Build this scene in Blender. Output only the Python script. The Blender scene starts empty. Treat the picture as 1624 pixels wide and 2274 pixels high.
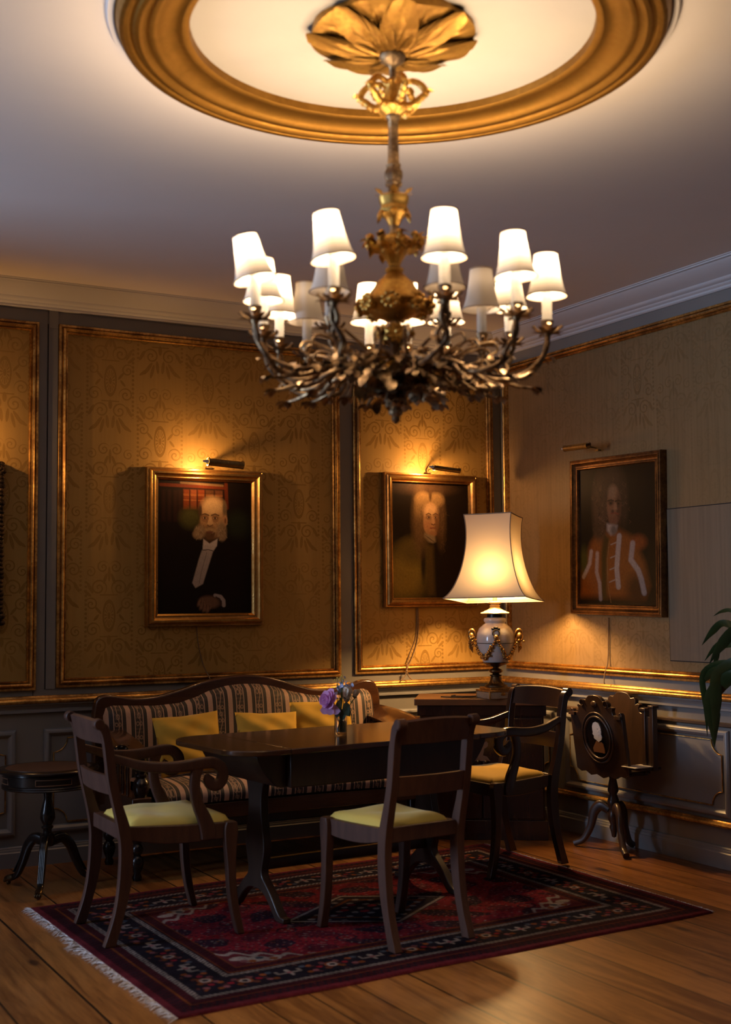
import bpy, bmesh, math, random
import numpy as np
from mathutils import Vector, Matrix
random.seed(7)
rng = np.random.default_rng(11)
C = bpy.context.scene.collection
SC = bpy.context.scene
PI = math.pi
R = math.radians

# ---------------------------------------------------------------- camera, world, light, exposure
F_PX, W_PX = 2800.0, 1624.0
yaw, pitch, roll = R(28.9), R(4.1), R(-0.48)
fwd = Vector((math.sin(yaw) * math.cos(pitch), math.cos(yaw) * math.cos(pitch), math.sin(pitch)))
rgt = Vector((math.cos(yaw), -math.sin(yaw), 0))
upv = rgt.cross(fwd)
r2 = rgt * math.cos(roll) + upv * math.sin(roll)
u2 = upv * math.cos(roll) - rgt * math.sin(roll)
cd = bpy.data.cameras.new('camera')
cam = bpy.data.objects.new('camera', cd)
C.objects.link(cam)
M = Matrix((r2, u2, -fwd)).transposed().to_4x4()
M.translation = Vector((-4.666, -6.646, 1.34))
cam.matrix_world = M
cd.sensor_fit = 'HORIZONTAL'
cd.sensor_width = 36.0
cd.lens = F_PX / W_PX * 36.0
cd.clip_start = 0.05
cd.dof.use_dof = True
cd.dof.focus_distance = 6.7
cd.dof.aperture_fstop = 3.2
SC.camera = cam

SC.view_settings.view_transform = 'Standard'
SC.view_settings.look = 'None'
SC.view_settings.gamma = 1.0
SC.view_settings.use_curve_mapping = False
SC.view_settings.exposure = 0.0
try:
    SC.cycles.use_denoising = True
    SC.cycles.max_bounces = 7
    SC.cycles.diffuse_bounces = 4
    SC.cycles.glossy_bounces = 3
    SC.cycles.transmission_bounces = 6
    SC.cycles.transparent_max_bounces = 8
    SC.cycles.sample_clamp_indirect = 2.0
    SC.cycles.caustics_reflective = False
    SC.cycles.caustics_refractive = False
except Exception:
    pass

world = bpy.data.worlds.new('sky')
SC.world = world
world.use_nodes = True
bg = world.node_tree.nodes['Background']
bg.inputs['Color'].default_value = (0.55, 0.72, 1.0, 1)
bg.inputs['Strength'].default_value = 1.0

DAY_W = 205.0          # watts of each window's daylight
BULB_W = 12.0         # watts of each lit candle bulb
LAMP_W = 118.0          # table lamp bulb
PIC_W = 8.0           # picture light bulb
WARM = (1.0, 0.57, 0.21)
CANDLE = (1.0, 0.72, 0.45)
WARM2 = (1.0, 0.53, 0.20)
XL, YF, ZC = -8.0, -7.04, 3.03      # left wall, front wall, ceiling


def light(name, kind, loc, watts, color, size=0.02, rot=None, size_y=None):
    l = bpy.data.lights.new(name, kind)
    l.energy = watts
    l.color = color
    if kind == 'AREA':
        l.shape = 'RECTANGLE'
        l.size = size
        l.size_y = size_y or size
    else:
        l.shadow_soft_size = size
    o = bpy.data.objects.new(name, l)
    C.objects.link(o)
    o.location = loc
    if rot:
        o.rotation_euler = rot
    return o


WINS = [(-1.02, 1.05)]       # y centre, width of the windows in the left wall
for wy, ww in WINS:
    light('window_daylight', 'AREA', (XL + 0.03, wy, 1.72), DAY_W, (0.52, 0.69, 1.0), ww, (0, R(-90), 0), 1.75)
for o in C.objects:
    if o.name.startswith('window_daylight'):
        o.data.size, o.data.size_y = 1.75, 1.05

# ---------------------------------------------------------------- node helpers


class V:
    """A float socket with arithmetic."""

    def __init__(s, nt, k):
        s.nt, s.k = nt, k

    def _m(s, op, *a, clamp=False):
        n = s.nt.nodes.new('ShaderNodeMath')
        n.operation = op
        n.use_clamp = clamp
        for i, x in enumerate((s,) + a):
            if isinstance(x, V):
                s.nt.links.new(x.k, n.inputs[i])
            else:
                n.inputs[i].default_value = x
        return V(s.nt, n.outputs[0])

    def __add__(s, o): return s._m('ADD', o)
    def __radd__(s, o): return s._m('ADD', o)
    def __sub__(s, o): return s._m('SUBTRACT', o)
    def __rsub__(s, o): return (s * -1.0) + o
    def __mul__(s, o): return s._m('MULTIPLY', o)
    def __rmul__(s, o): return s._m('MULTIPLY', o)
    def __truediv__(s, o): return s._m('DIVIDE', o)
    def abs(s): return s._m('ABSOLUTE')
    def sin(s): return s._m('SINE')
    def cos(s): return s._m('COSINE')
    def fract(s): return s._m('FRACT')
    def floor(s): return s._m('FLOOR')
    def rnd(s): return s._m('ROUND')
    def sqrt(s): return s._m('SQRT')
    def mx(s, o): return s._m('MAXIMUM', o)
    def mn(s, o): return s._m('MINIMUM', o)
    def lt(s, o): return s._m('LESS_THAN', o)
    def gt(s, o): return s._m('GREATER_THAN', o)
    def atan2(s, o): return s._m('ARCTAN2', o)
    def mod(s, o): return s._m('FLOORED_MODULO', o)
    def below(s, w, soft): return (w - s)._m('MULTIPLY', 1.0 / soft, clamp=True)


def length(a, b):
    return (a * a + b * b).sqrt()


def new_mat(name):
    m = bpy.data.materials.new(name)
    m.use_nodes = True
    nt = m.node_tree
    p = nt.nodes['Principled BSDF']
    return m, nt, p


def rgb(c):
    return (c[0], c[1], c[2], 1.0)


def srgb(r, g, b):
    f = lambda v: (v / 255.0 / 12.92) if v <= 10 else ((v / 255.0 + 0.055) / 1.055) ** 2.4
    return (f(r), f(g), f(b))


def coords(nt, kind='Object', scale=None):
    t = nt.nodes.new('ShaderNodeTexCoord')
    k = t.outputs[kind]
    if scale is not None:
        mp = nt.nodes.new('ShaderNodeMapping')
        nt.links.new(k, mp.inputs[0])
        mp.inputs['Scale'].default_value = scale
        k = mp.outputs[0]
    return k


def xyz(nt, k):
    s = nt.nodes.new('ShaderNodeSeparateXYZ')
    nt.links.new(k, s.inputs[0])
    return V(nt, s.outputs[0]), V(nt, s.outputs[1]), V(nt, s.outputs[2])


def noise(nt, vec, scale, detail=4, rough=0.55, dist=0.0):
    n = nt.nodes.new('ShaderNodeTexNoise')
    n.inputs['Scale'].default_value = scale
    n.inputs['Detail'].default_value = detail
    n.inputs['Roughness'].default_value = rough
    n.inputs['Distortion'].default_value = dist
    if vec is not None:
        nt.links.new(vec, n.inputs['Vector'])
    return V(nt, n.outputs['Fac'])


def mixc(nt, fac, a, b):
    n = nt.nodes.new('ShaderNodeMix')
    n.data_type = 'RGBA'
    for key, x in ((0, fac), (6, a), (7, b)):
        if isinstance(x, V):
            nt.links.new(x.k, n.inputs[key])
        elif isinstance(x, (int, float)):
            n.inputs[key].default_value = x
        elif isinstance(x, tuple):
            n.inputs[key].default_value = rgb(x)
        else:
            nt.links.new(x, n.inputs[key])
    return n.outputs[2]


def bump(nt, p, h, strength=0.3, dist=0.002):
    b = nt.nodes.new('ShaderNodeBump')
    b.inputs['Strength'].default_value = strength
    b.inputs['Distance'].default_value = dist
    nt.links.new(h.k, b.inputs['Height'])
    nt.links.new(b.outputs[0], p.inputs['Normal'])


def simple(name, col, rough=0.5, metal=0.0, var=0.0, scale=8.0, coat=0.0, stretch=None, bumps=0.0, spec=0.5, col2=None):
    m, nt, p = new_mat(name)
    p.inputs['Roughness'].default_value = rough
    p.inputs['Metallic'].default_value = metal
    p.inputs['Coat Weight'].default_value = coat
    p.inputs['Coat Roughness'].default_value = 0.12
    p.inputs['Specular IOR Level'].default_value = spec
    v = coords(nt, 'Object', stretch or (1, 1, 1))
    n = noise(nt, v, scale, 5, 0.6)
    c2 = col2 or tuple(x * (1 - var) for x in col)
    nt.links.new(mixc(nt, (n - 0.5)._m('MULTIPLY_ADD', 2.2, 0.5, clamp=True), c2, col), p.inputs['Base Color'])
    if bumps:
        bump(nt, p, n, bumps, 0.003)
    return m


# ---------------------------------------------------------------- materials
M_ = {}
M_['ceiling'] = simple('ceiling_paint', (0.91, 0.83, 0.77), 0.7, var=0.05, scale=1.5)
M_['disc'] = simple('dimmed_plaster_field', (0.42, 0.385, 0.345), 0.75, var=0.10, scale=2.5)  # ceiling colour darkened to hold down the bright pool over the bulbs
M_['cornice'] = simple('cornice_paint', (0.66, 0.64, 0.64), 0.55, var=0.06, scale=3)
M_['grey'] = simple('grey_panel_paint', (0.235, 0.218, 0.20), 0.42, var=0.12, scale=3)
M_['grey2'] = simple('grey_wainscot_paint', (0.255, 0.250, 0.255), 0.36, var=0.12, scale=3)
M_['plain'] = simple('plain_wall_paint', (0.34, 0.30, 0.24), 0.7, var=0.1, scale=2)
M_['railwood'] = simple('dark_brown_rail', (0.09, 0.055, 0.038), 0.4, var=0.4, scale=6)
M_['white'] = simple('white_paint', (0.7, 0.7, 0.7), 0.5)


def gold(name, col=(0.95, 0.58, 0.17), rough=0.34, dark=(0.34, 0.17, 0.05), scale=9.0):
    m, nt, p = new_mat(name)
    v = coords(nt, 'Object')
    n = noise(nt, v, scale, 6, 0.65)
    n2 = noise(nt, v, scale * 7, 3, 0.6)
    f = (n * 0.7 + n2 * 0.3 - 0.44)._m('MULTIPLY', 5.0, clamp=True)
    nt.links.new(mixc(nt, f, dark, col), p.inputs['Base Color'])
    p.inputs['Metallic'].default_value = 0.92
    nt.links.new(((f * -0.15) + rough + 0.1).k, p.inputs['Roughness'])
    bump(nt, p, n2, 0.12, 0.002)
    return m


M_['gold'] = gold('gilded_moulding')
M_['goldring'] = gold('gilded_ceiling_ring', (0.33, 0.165, 0.030), 0.42, (0.25, 0.12, 0.02), 5)
M_['frame1'] = gold('gilt_picture_frame', (0.72, 0.42, 0.13), 0.28, (0.42, 0.22, 0.06), 6)
M_['frame2'] = gold('antique_gilt_frame', (0.52, 0.28, 0.08), 0.34, (0.28, 0.14, 0.04), 8)
M_['frame3'] = gold('bronzed_wood_frame', (0.30, 0.16, 0.06), 0.36, (0.12, 0.06, 0.025), 8)
M_['carved'] = gold('blackened_carved_frame', (0.10, 0.06, 0.03), 0.5, (0.02, 0.014, 0.01), 30)
M_['rosegold'] = gold('carved_gilt_rose', (0.46, 0.25, 0.05), 0.42, (0.26, 0.13, 0.025), 10)
M_['bronze'] = gold('chandelier_bronze', (0.56, 0.39, 0.21), 0.45, (0.15, 0.095, 0.055), 14)
M_['brassgold'] = gold('chandelier_gilt', (0.88, 0.56, 0.14), 0.36, (0.50, 0.27, 0.06), 14)
M_['ormolu'] = gold('lamp_ormolu', (0.75, 0.44, 0.12), 0.30, (0.32, 0.17, 0.05), 20)
M_['brass'] = gold('picture_light_brass', (0.42, 0.29, 0.10), 0.30, (0.25, 0.16, 0.06), 6)
M_['darkbronze'] = gold('lamp_dark_bronze', (0.20, 0.12, 0.05), 0.34, (0.05, 0.03, 0.015), 20)


def wood(name, light_c, dark_c, rough=0.35, coat=0.2, scale=3.0, axis=2, spec=0.5):
    m, nt, p = new_mat(name)
    st = [7.0, 7.0, 7.0]
    st[axis] = 0.8
    v = coords(nt, 'Object', tuple(st))
    n = noise(nt, v, scale, 7, 0.62, 0.6)
    n2 = noise(nt, v, scale * 9, 3, 0.6)
    f = (n * 0.75 + n2 * 0.25 - 0.5)._m('MULTIPLY_ADD', 3.2, 0.5, clamp=True)
    nt.links.new(mixc(nt, f, dark_c, light_c), p.inputs['Base Color'])
    p.inputs['Roughness'].default_value = rough
    p.inputs['Coat Weight'].default_value = coat
    p.inputs['Coat Roughness'].default_value = 0.15
    p.inputs['Specular IOR Level'].default_value = spec
    return m


M_['chairwood'] = wood('faded_mahogany', (0.090, 0.042, 0.028), (0.048, 0.022, 0.016), 0.42, 0.0, spec=0.35)
M_['chairdark'] = wood('polished_dark_mahogany', (0.040, 0.016, 0.009), (0.018, 0.008, 0.006), 0.24, 0.35)
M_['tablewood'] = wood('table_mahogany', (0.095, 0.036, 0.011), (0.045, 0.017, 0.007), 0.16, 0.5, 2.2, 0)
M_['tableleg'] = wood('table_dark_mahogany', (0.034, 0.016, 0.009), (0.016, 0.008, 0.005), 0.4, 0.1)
M_['sofawood'] = wood('sofa_mahogany', (0.085, 0.032, 0.011), (0.035, 0.014, 0.006), 0.24, 0.35, 2.5, 0)
M_['ebony'] = wood('blackened_wood', (0.016, 0.010, 0.008), (0.009, 0.006, 0.005), 0.24, 0.2, spec=0.35)
M_['cabinet'] = wood('cabinet_mahogany', (0.040, 0.016, 0.010), (0.018, 0.009, 0.007), 0.24, 0.35)
M_['cabtop'] = wood('cabinet_top', (0.20, 0.09, 0.035), (0.11, 0.05, 0.022), 0.28, 0.3, 2.2, 0)
M_['carvedwood'] = wood('carved_oak', (0.050, 0.024, 0.013), (0.024, 0.012, 0.008), 0.36, 0.12)
M_['inlay'] = simple('satinwood_inlay', (0.21, 0.10, 0.05), 0.4)
M_['leather'] = simple('brown_leather_top', (0.075, 0.035, 0.02), 0.42, var=0.3, scale=20)


def fabric(name, col, col2, rough=0.85, scale=5, weave=900.0):
    m, nt, p = new_mat(name)
    v = coords(nt, 'Object')
    n = noise(nt, v, scale, 4, 0.55)
    w = noise(nt, v, weave, 1, 0.5)
    nt.links.new(mixc(nt, n, col2, col), p.inputs['Base Color'])
    p.inputs['Roughness'].default_value = rough
    p.inputs['Sheen Weight'].default_value = 0.35
    p.inputs['Sheen Roughness'].default_value = 0.4
    p.inputs['Sheen Tint'].default_value = (1, 0.85, 0.5, 1)
    bump(nt, p, w, 0.15, 0.001)
    return m


M_['yellow'] = fabric('yellow_velvet', (0.60, 0.36, 0.035), (0.48, 0.27, 0.02))
M_['seatyellow'] = fabric('pale_yellow_upholstery', (0.70, 0.53, 0.12), (0.60, 0.43, 0.08))


def stripes(name):
    """black and cream striped silk with a scrolling flower band"""
    m, nt, p = new_mat(name)
    k = coords(nt, 'Object')
    x, y, z = xyz(nt, k)
    u = (x * (1 / 0.115)).fract()
    a = (u - 0.5).abs()
    line = a.gt(0.175) * a.lt(0.215)
    wide = a.gt(0.385)
    s = z - y                                   # runs up the back and out along the seat
    v = (s * (1 / 0.062))
    wav = (v * 3.14159).sin() * 0.055
    c1 = ((u - 0.5) - wav).abs().lt(0.020)
    vf = v.fract() - 0.5
    cu = (u - 0.5).abs() - 0.075
    ring = (length(cu, vf * 0.55) - 0.065).abs().lt(0.014)
    dot = length(u - 0.5, (((v * 0.5).fract()) - 0.5) * 1.1)
    med = (dot - 0.075).abs().lt(0.017).mx(dot.lt(0.03))
    leaf = ((v * 12.566).sin() * (u * 95.0).sin()).gt(0.55)
    band = (c1.mx(ring).mx(med).mx(leaf * 0.55)) * a.lt(0.16)
    n = noise(nt, k, 260, 2, 0.5)
    cream = line.mx(wide)
    col = mixc(nt, band, (0.013, 0.009, 0.008), (0.30, 0.185, 0.115))
    crm = mixc(nt, n, (0.34, 0.20, 0.135), (0.52, 0.33, 0.235))
    nt.links.new(mixc(nt, cream, col, crm), p.inputs['Base Color'])
    p.inputs['Roughness'].default_value = 0.62
    p.inputs['Sheen Weight'].default_value = 0.08
    bump(nt, p, cream.mx(band), 0.2, 0.001)
    return m


M_['stripe'] = stripes('striped_damask')


def damask(name, ground, figure, faded, fade_amt, gr=0.46, fr=0.30, streak=0.25, ox=0.0):
    m, nt, p = new_mat(name)
    k = coords(nt, 'Object')
    x, y, z = xyz(nt, k)
    H, WC = 0.64, 0.285
    xs = (x + ox) * (1 / WC)
    ci = xs.rnd()
    u = ((xs - ci) * WC).abs()
    v = (((z * (1 / H)) + ci.mod(2.0) * 0.5).fract() - 0.5) * H
    va = v.abs()
    masks = []

    def ell(cu, cv, ru, rv, ang=0.0, soft=0.12, vv=v):
        a, b = u - cu, vv - cv
        c, s = math.cos(ang), math.sin(ang)
        p1 = (a * c + b * s) * (1 / ru)
        p2 = (b * c - a * s) * (1 / rv)
        return length(p1, p2)

    def spiral(cu, cv, rad, pitch_, hand=1.0, vv=v):
        a, b = u - cu, vv - cv
        r = length(a, b)
        th = b.atan2(a * hand)
        q = ((r * (1 / pitch_)) - th * (1 / (2 * PI)) + 0.25).fract()
        ln = (q - 0.5).abs().lt(0.17)
        return ln * r.lt(rad)

    e = ell(0, 0, 0.036, 0.088)
    th = (v * 0.42).atan2(u)
    rays = (th * 16.0).sin().gt(0.1) * e.lt(0.70) * e.gt(0.30)
    masks += [(e - 0.88).abs().lt(0.12), rays, e.lt(0.22)]
    masks += [spiral(0.058, 0.150, 0.046, 0.026, 1.0), spiral(0.098, 0.062, 0.036, 0.022, -1.0),
              spiral(0.088, -0.075, 0.040, 0.024, 1.0), spiral(0.052, -0.165, 0.044, 0.026, -1.0),
              spiral(0.034, 0.262, 0.034, 0.022, 1.0), spiral(0.104, 0.236, 0.030, 0.020, -1.0)]
    for cu, cv, ru, rv, an in ((0.105, 0.150, 0.009, 0.034, -0.5), (0.118, 0.120, 0.008, 0.026, -0.9), (0.022, 0.200, 0.008, 0.030, 0.35),
                               (0.0, 0.225, 0.008, 0.040, 0.0), (0.070, -0.235, 0.010, 0.042, 0.6), (0.090, -0.255, 0.009, 0.036, 0.95),
                               (0.046, -0.250, 0.009, 0.040, 0.25), (0.016, -0.225, 0.009, 0.036, -0.1), (0.106, -0.165, 0.009, 0.032, 0.5),
                               (0.060, 0.030, 0.007, 0.026, -0.7), (0.070, -0.010, 0.007, 0.022, 0.7), (0.0, -0.130, 0.011, 0.026, 0.0)):
        masks.append(ell(cu, cv, ru, rv, an).lt(1.0))
    bead = length(u - 0.128, (((v * (1 / 0.024)).fract()) - 0.5) * 0.024)
    masks.append(bead.lt(0.0072) * va.lt(0.20))
    bar = (va - 0.112).abs().lt(0.0035) * u.lt(0.05)
    masks.append(bar)
    mk = masks[0]
    for q in masks[1:]:
        mk = mk.mx(q)
    big = noise(nt, k, 1.3, 4, 0.6)
    mpv = nt.nodes.new('ShaderNodeMapping')
    nt.links.new(k, mpv.inputs[0])
    mpv.inputs['Scale'].default_value = (60, 60, 1.6)
    st = noise(nt, mpv.outputs[0], 1.0, 4, 0.6)
    mpw = nt.nodes.new('ShaderNodeMapping')
    nt.links.new(k, mpw.inputs[0])
    mpw.inputs['Scale'].default_value = (900, 900, 900)
    we = noise(nt, mpw.outputs[0], 0.6, 1, 0.5)
    wear = ((big - 0.5) * 2.2 + fade_amt)._m('ADD', 0.0, clamp=True)
    mkw = mk * (1.0 - wear * 0.8)
    col = mixc(nt, mkw, ground, figure)
    col = mixc(nt, wear * 0.8, col, faded)
    shade = (st - 0.5) * streak * 2.0 + (we - 0.5) * 0.25 + 1.0
    mul = nt.nodes.new('ShaderNodeVectorMath')
    mul.operation = 'SCALE'
    nt.links.new(col, mul.inputs[0])
    nt.links.new(shade.k, mul.inputs['Scale'])
    nt.links.new(mul.outputs[0], p.inputs['Base Color'])
    nt.links.new((mkw * (fr - gr) + gr + we * 0.06).k, p.inputs['Roughness'])
    p.inputs['Specular IOR Level'].default_value = 0.55
    p.inputs['Specular Tint'].default_value = (1.0, 0.78, 0.42, 1)
    bump(nt, p, mkw, 0.22, 0.0012)
    return m


M_['paper'] = damask('gold_damask_wall_covering', (0.40, 0.236, 0.066), (0.255, 0.138, 0.030), (0.335, 0.192, 0.052), 0.22, 0.44, 0.36, 0.12)
M_['paper2'] = damask('faded_damask_wall_covering', (0.250, 0.158, 0.072), (0.180, 0.110, 0.045), (0.200, 0.126, 0.060), 0.45, 0.5, 0.38, 0.30, 0.10)
M_['hatch'] = damask('plain_worn_wall_covering', (0.200, 0.146, 0.100), (0.18, 0.130, 0.085), (0.185, 0.134, 0.088), 0.80, 0.55, 0.5, 0.30, 0.0)


def floor_mat():
    m, nt, p = new_mat('pine_floorboards')
    k = coords(nt, 'Object')
    x, y, z = xyz(nt, k)
    bw = 0.225
    b = (x * (1 / bw)) + (x * 5.1 + 1.3).sin() * 0.22
    bi = b.floor()
    fr = b.fract()
    gap = (fr - 0.5).abs().gt(0.483)
    # a shift of the grain for each board
    comb = nt.nodes.new('ShaderNodeCombineXYZ')
    nt.links.new((x * 9.0).k, comb.inputs[0])
    nt.links.new((y * 0.7 + bi * 3.71).k, comb.inputs[1])
    nt.links.new((bi * 1.9).k, comb.inputs[2])
    g = noise(nt, comb.outputs[0], 2.2, 8, 0.62, 0.9)
    fine = noise(nt, comb.outputs[0], 16, 3, 0.6)
    comb2 = nt.nodes.new('ShaderNodeCombineXYZ')
    nt.links.new((x * 3.6 + bi * 5.3).k, comb2.inputs[0])
    nt.links.new((y * 1.5).k, comb2.inputs[1])
    vor = nt.nodes.new('ShaderNodeTexVoronoi')
    vor.inputs['Scale'].default_value = 1.35
    nt.links.new(comb2.outputs[0], vor.inputs['Vector'])
    knot = V(nt, vor.outputs['Distance']).below(0.13, 0.07)
    comb3 = nt.nodes.new('ShaderNodeCombineXYZ')
    nt.links.new(bi.k, comb3.inputs[0])
    wn = nt.nodes.new('ShaderNodeTexWhiteNoise')
    nt.links.new(comb3.outputs[0], wn.inputs[0])
    tone = V(nt, wn.outputs[0])
    worn = noise(nt, k, 1.1, 5, 0.6)
    f = ((g - 0.5) * 3.4 + (fine - 0.5) * 1.1 + (tone - 0.5) * 0.7 + 0.5)._m('ADD', 0.0, clamp=True)
    col = mixc(nt, f, (0.120, 0.042, 0.010), (0.31, 0.128, 0.032))
    col = mixc(nt, (worn - 0.58)._m('MULTIPLY', 3.0, clamp=True) * 0.5, col, (0.40, 0.24, 0.12))
    col = mixc(nt, knot, col, (0.045, 0.018, 0.007))
    col = mixc(nt, gap, col, (0.012, 0.006, 0.003))
    nt.links.new(col, p.inputs['Base Color'])
    nt.links.new((0.28 - f * 0.05 + worn * 0.12).k, p.inputs['Roughness'])
    bump(nt, p, (1.0 - gap) + (g * 0.12), 0.35, 0.003)
    return m


M_['floor'] = floor_mat()


def attr_mat(name, rough=0.6, coat=0.0, bumps=0.0, bscale=300, sheen=0.0):
    m, nt, p = new_mat(name)
    a = nt.nodes.new('ShaderNodeAttribute')
    a.attribute_name = 'Col'
    nt.links.new(a.outputs['Color'], p.inputs['Base Color'])
    p.inputs['Roughness'].default_value = rough
    p.inputs['Coat Weight'].default_value = coat
    p.inputs['Coat Roughness'].default_value = 0.25
    p.inputs['Sheen Weight'].default_value = sheen
    p.inputs['Specular IOR Level'].default_value = 0.11
    if bumps:
        bump(nt, p, noise(nt, coords(nt, 'Object'), bscale, 2, 0.6), bumps, 0.002)
    return m


M_['oil'] = attr_mat('oil_painting', 0.42, 0.0, 0.10, 160)
M_['rug'] = attr_mat('knotted_wool', 1.0, 0.0, 0.3, 420, 0.0)
M_['rug'].node_tree.nodes['Principled BSDF'].inputs['Specular IOR Level'].default_value = 0.04
M_['fringe'] = simple('white_cotton_fringe', (0.62, 0.57, 0.55), 0.9)


def shade_mat(name, col, trans, rough=0.8):
    m = bpy.data.materials.new(name)
    m.use_nodes = True
    nt = m.node_tree
    nt.nodes.remove(nt.nodes['Principled BSDF'])
    out = [n for n in nt.nodes if n.type == 'OUTPUT_MATERIAL'][0]
    d = nt.nodes.new('ShaderNodeBsdfDiffuse')
    t = nt.nodes.new('ShaderNodeBsdfTranslucent')
    mx = nt.nodes.new('ShaderNodeMixShader')
    d.inputs[0].default_value = rgb(col)
    t.inputs[0].default_value = rgb(col)
    mx.inputs[0].default_value = trans
    nt.links.new(d.outputs[0], mx.inputs[1])
    nt.links.new(t.outputs[0], mx.inputs[2])
    nt.links.new(mx.outputs[0], out.inputs[0])
    return m


M_['candleshade'] = shade_mat('pleated_cream_silk', (0.84, 0.76, 0.66), 0.08)
M_['lampshade'] = shade_mat('cream_silk_shade', (0.86, 0.70, 0.48), 0.042)
M_['piping'] = simple('shade_piping', (0.42, 0.30, 0.20), 0.8)
M_['candle'] = shade_mat('ivory_candle_sleeve', (0.90, 0.86, 0.78), 0.5)
M_['porcelain'] = simple('crackled_porcelain', (0.62, 0.60, 0.58), 0.16, var=0.06, scale=40, coat=0.4)
M_['capgilt'] = simple('cream_gilt_cap', (0.62, 0.45, 0.20), 0.45, var=0.3, scale=30, metal=0.3)
M_['onyx'] = simple('clear_pale_onyx', (0.46, 0.36, 0.24), 0.12, var=0.5, scale=14, coat=0.5)
M_['black'] = simple('blackened_metal', (0.02, 0.018, 0.016), 0.35, metal=0.5)
M_['cord'] = simple('brown_twisted_cord', (0.20, 0.12, 0.06), 0.7)
M_['leaf'] = simple('dark_green_leaf', (0.030, 0.055, 0.016), 0.32, var=0.5, scale=9)
M_['pot'] = simple('terracotta_pot', (0.30, 0.14, 0.08), 0.7, var=0.2)
M_['petal'] = shade_mat('pink_peony_petal', (0.88, 0.50, 0.80), 0.35)
M_['rose'] = shade_mat('cream_rose_petal', (0.95, 0.84, 0.70), 0.35)
M_['bluepetal'] = simple('pale_blue_petal', (0.58, 0.64, 0.85), 0.6)
M_['yellowdot'] = simple('yellow_floret', (0.85, 0.58, 0.06), 0.6)
M_['stem'] = simple('green_stem', (0.10, 0.20, 0.05), 0.45, var=0.3)
M_['flowerleaf'] = simple('grey_green_leaf', (0.045, 0.085, 0.050), 0.45, var=0.4, scale=30)
M_['paperwhite'] = simple('white_paper', (0.75, 0.70, 0.64), 0.7)
M_['marble'] = simple('white_relief', (0.60, 0.58, 0.58), 0.5)
M_['crack'] = simple('dark_joint', (0.02, 0.014, 0.012), 0.9)
M_['bulbglass'] = simple('frosted_bulb', (0.85, 0.8, 0.7), 0.4)


def glass_mat(name, col=(1, 1, 1), ior=1.45):
    m, nt, p = new_mat(name)
    p.inputs['Base Color'].default_value = rgb(col)
    p.inputs['Roughness'].default_value = 0.0
    p.inputs['Transmission Weight'].default_value = 1.0
    p.inputs['IOR'].default_value = ior
    return m


M_['glass'] = glass_mat('clear_glass')
M_['water'] = glass_mat('water', (0.97, 0.98, 0.97), 1.33)

# ---------------------------------------------------------------- mesh helpers


def BM():
    return bmesh.new()


def add_box(bm, c, s, mat=None):
    vs = []
    for dx in (-.5, .5):
        for dy in (-.5, .5):
            for dz in (-.5, .5):
                p = Vector((c[0] + dx * s[0], c[1] + dy * s[1], c[2] + dz * s[2]))
                vs.append(bm.verts.new(mat @ p if mat else p))
    for f in ((0, 1, 3, 2), (4, 6, 7, 5), (0, 4, 5, 1), (2, 3, 7, 6), (0, 2, 6, 4), (1, 5, 7, 3)):
        bm.faces.new([vs[i] for i in f])


def add_prism(bm, pts, w0, w1, fn):
    a = [bm.verts.new(fn(u, v, w0)) for u, v in pts]
    b = [bm.verts.new(fn(u, v, w1)) for u, v in pts]
    bm.faces.new(a)
    bm.faces.new(b[::-1])
    n = len(pts)
    for i in range(n):
        bm.faces.new((a[i], b[i], b[(i + 1) % n], a[(i + 1) % n]))


def XZ(y0=0.0):
    return lambda u, v, w: Vector((u, w, v))


def add_lathe(bm, prof, c=(0, 0, 0), seg=28, mat=None, flute=None, caps=True):
    rings = []
    for r, z in prof:
        ring = []
        for i in range(seg):
            a = 2 * PI * i / seg
            rr = max(r, 1e-4) * (flute(a, z) if flute else 1.0)
            p = Vector((rr * math.cos(a), rr * math.sin(a), z))
            p = (mat @ p) if mat else p
            ring.append(bm.verts.new(p + Vector(c)))
        rings.append(ring)
    for a, b in zip(rings, rings[1:]):
        for i in range(seg):
            j = (i + 1) % seg
            bm.faces.new((a[i], a[j], b[j], b[i]))
    if caps:
        bm.faces.new(rings[0][::-1])
        bm.faces.new(rings[-1])


def frames(pts, up):
    out = []
    n = len(pts)
    for i in range(n):
        t = (pts[min(i + 1, n - 1)] - pts[max(i - 1, 0)])
        t = t.normalized() if t.length > 1e-9 else Vector((0, 0, 1))
        s = t.cross(up)
        s = s.normalized() if s.length > 1e-6 else t.orthogonal().normalized()
        out.append((t, s, s.cross(t).normalized()))
    return out


def smooth_path(pts, k=4):
    """Catmull-Rom through the points"""
    pts = [Vector(p) for p in pts]
    if len(pts) < 3:
        return pts
    P = [pts[0] * 2 - pts[1]] + pts + [pts[-1] * 2 - pts[-2]]
    out = []
    for i in range(1, len(P) - 2):
        for j in range(k):
            t = j / k
            a, b, c, d = P[i - 1], P[i], P[i + 1], P[i + 2]
            out.append(0.5 * ((2 * b) + (c - a) * t + (2 * a - 5 * b + 4 * c - d) * t * t + (3 * b - a - 3 * c + d) * t ** 3))
    out.append(pts[-1])
    return out


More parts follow.
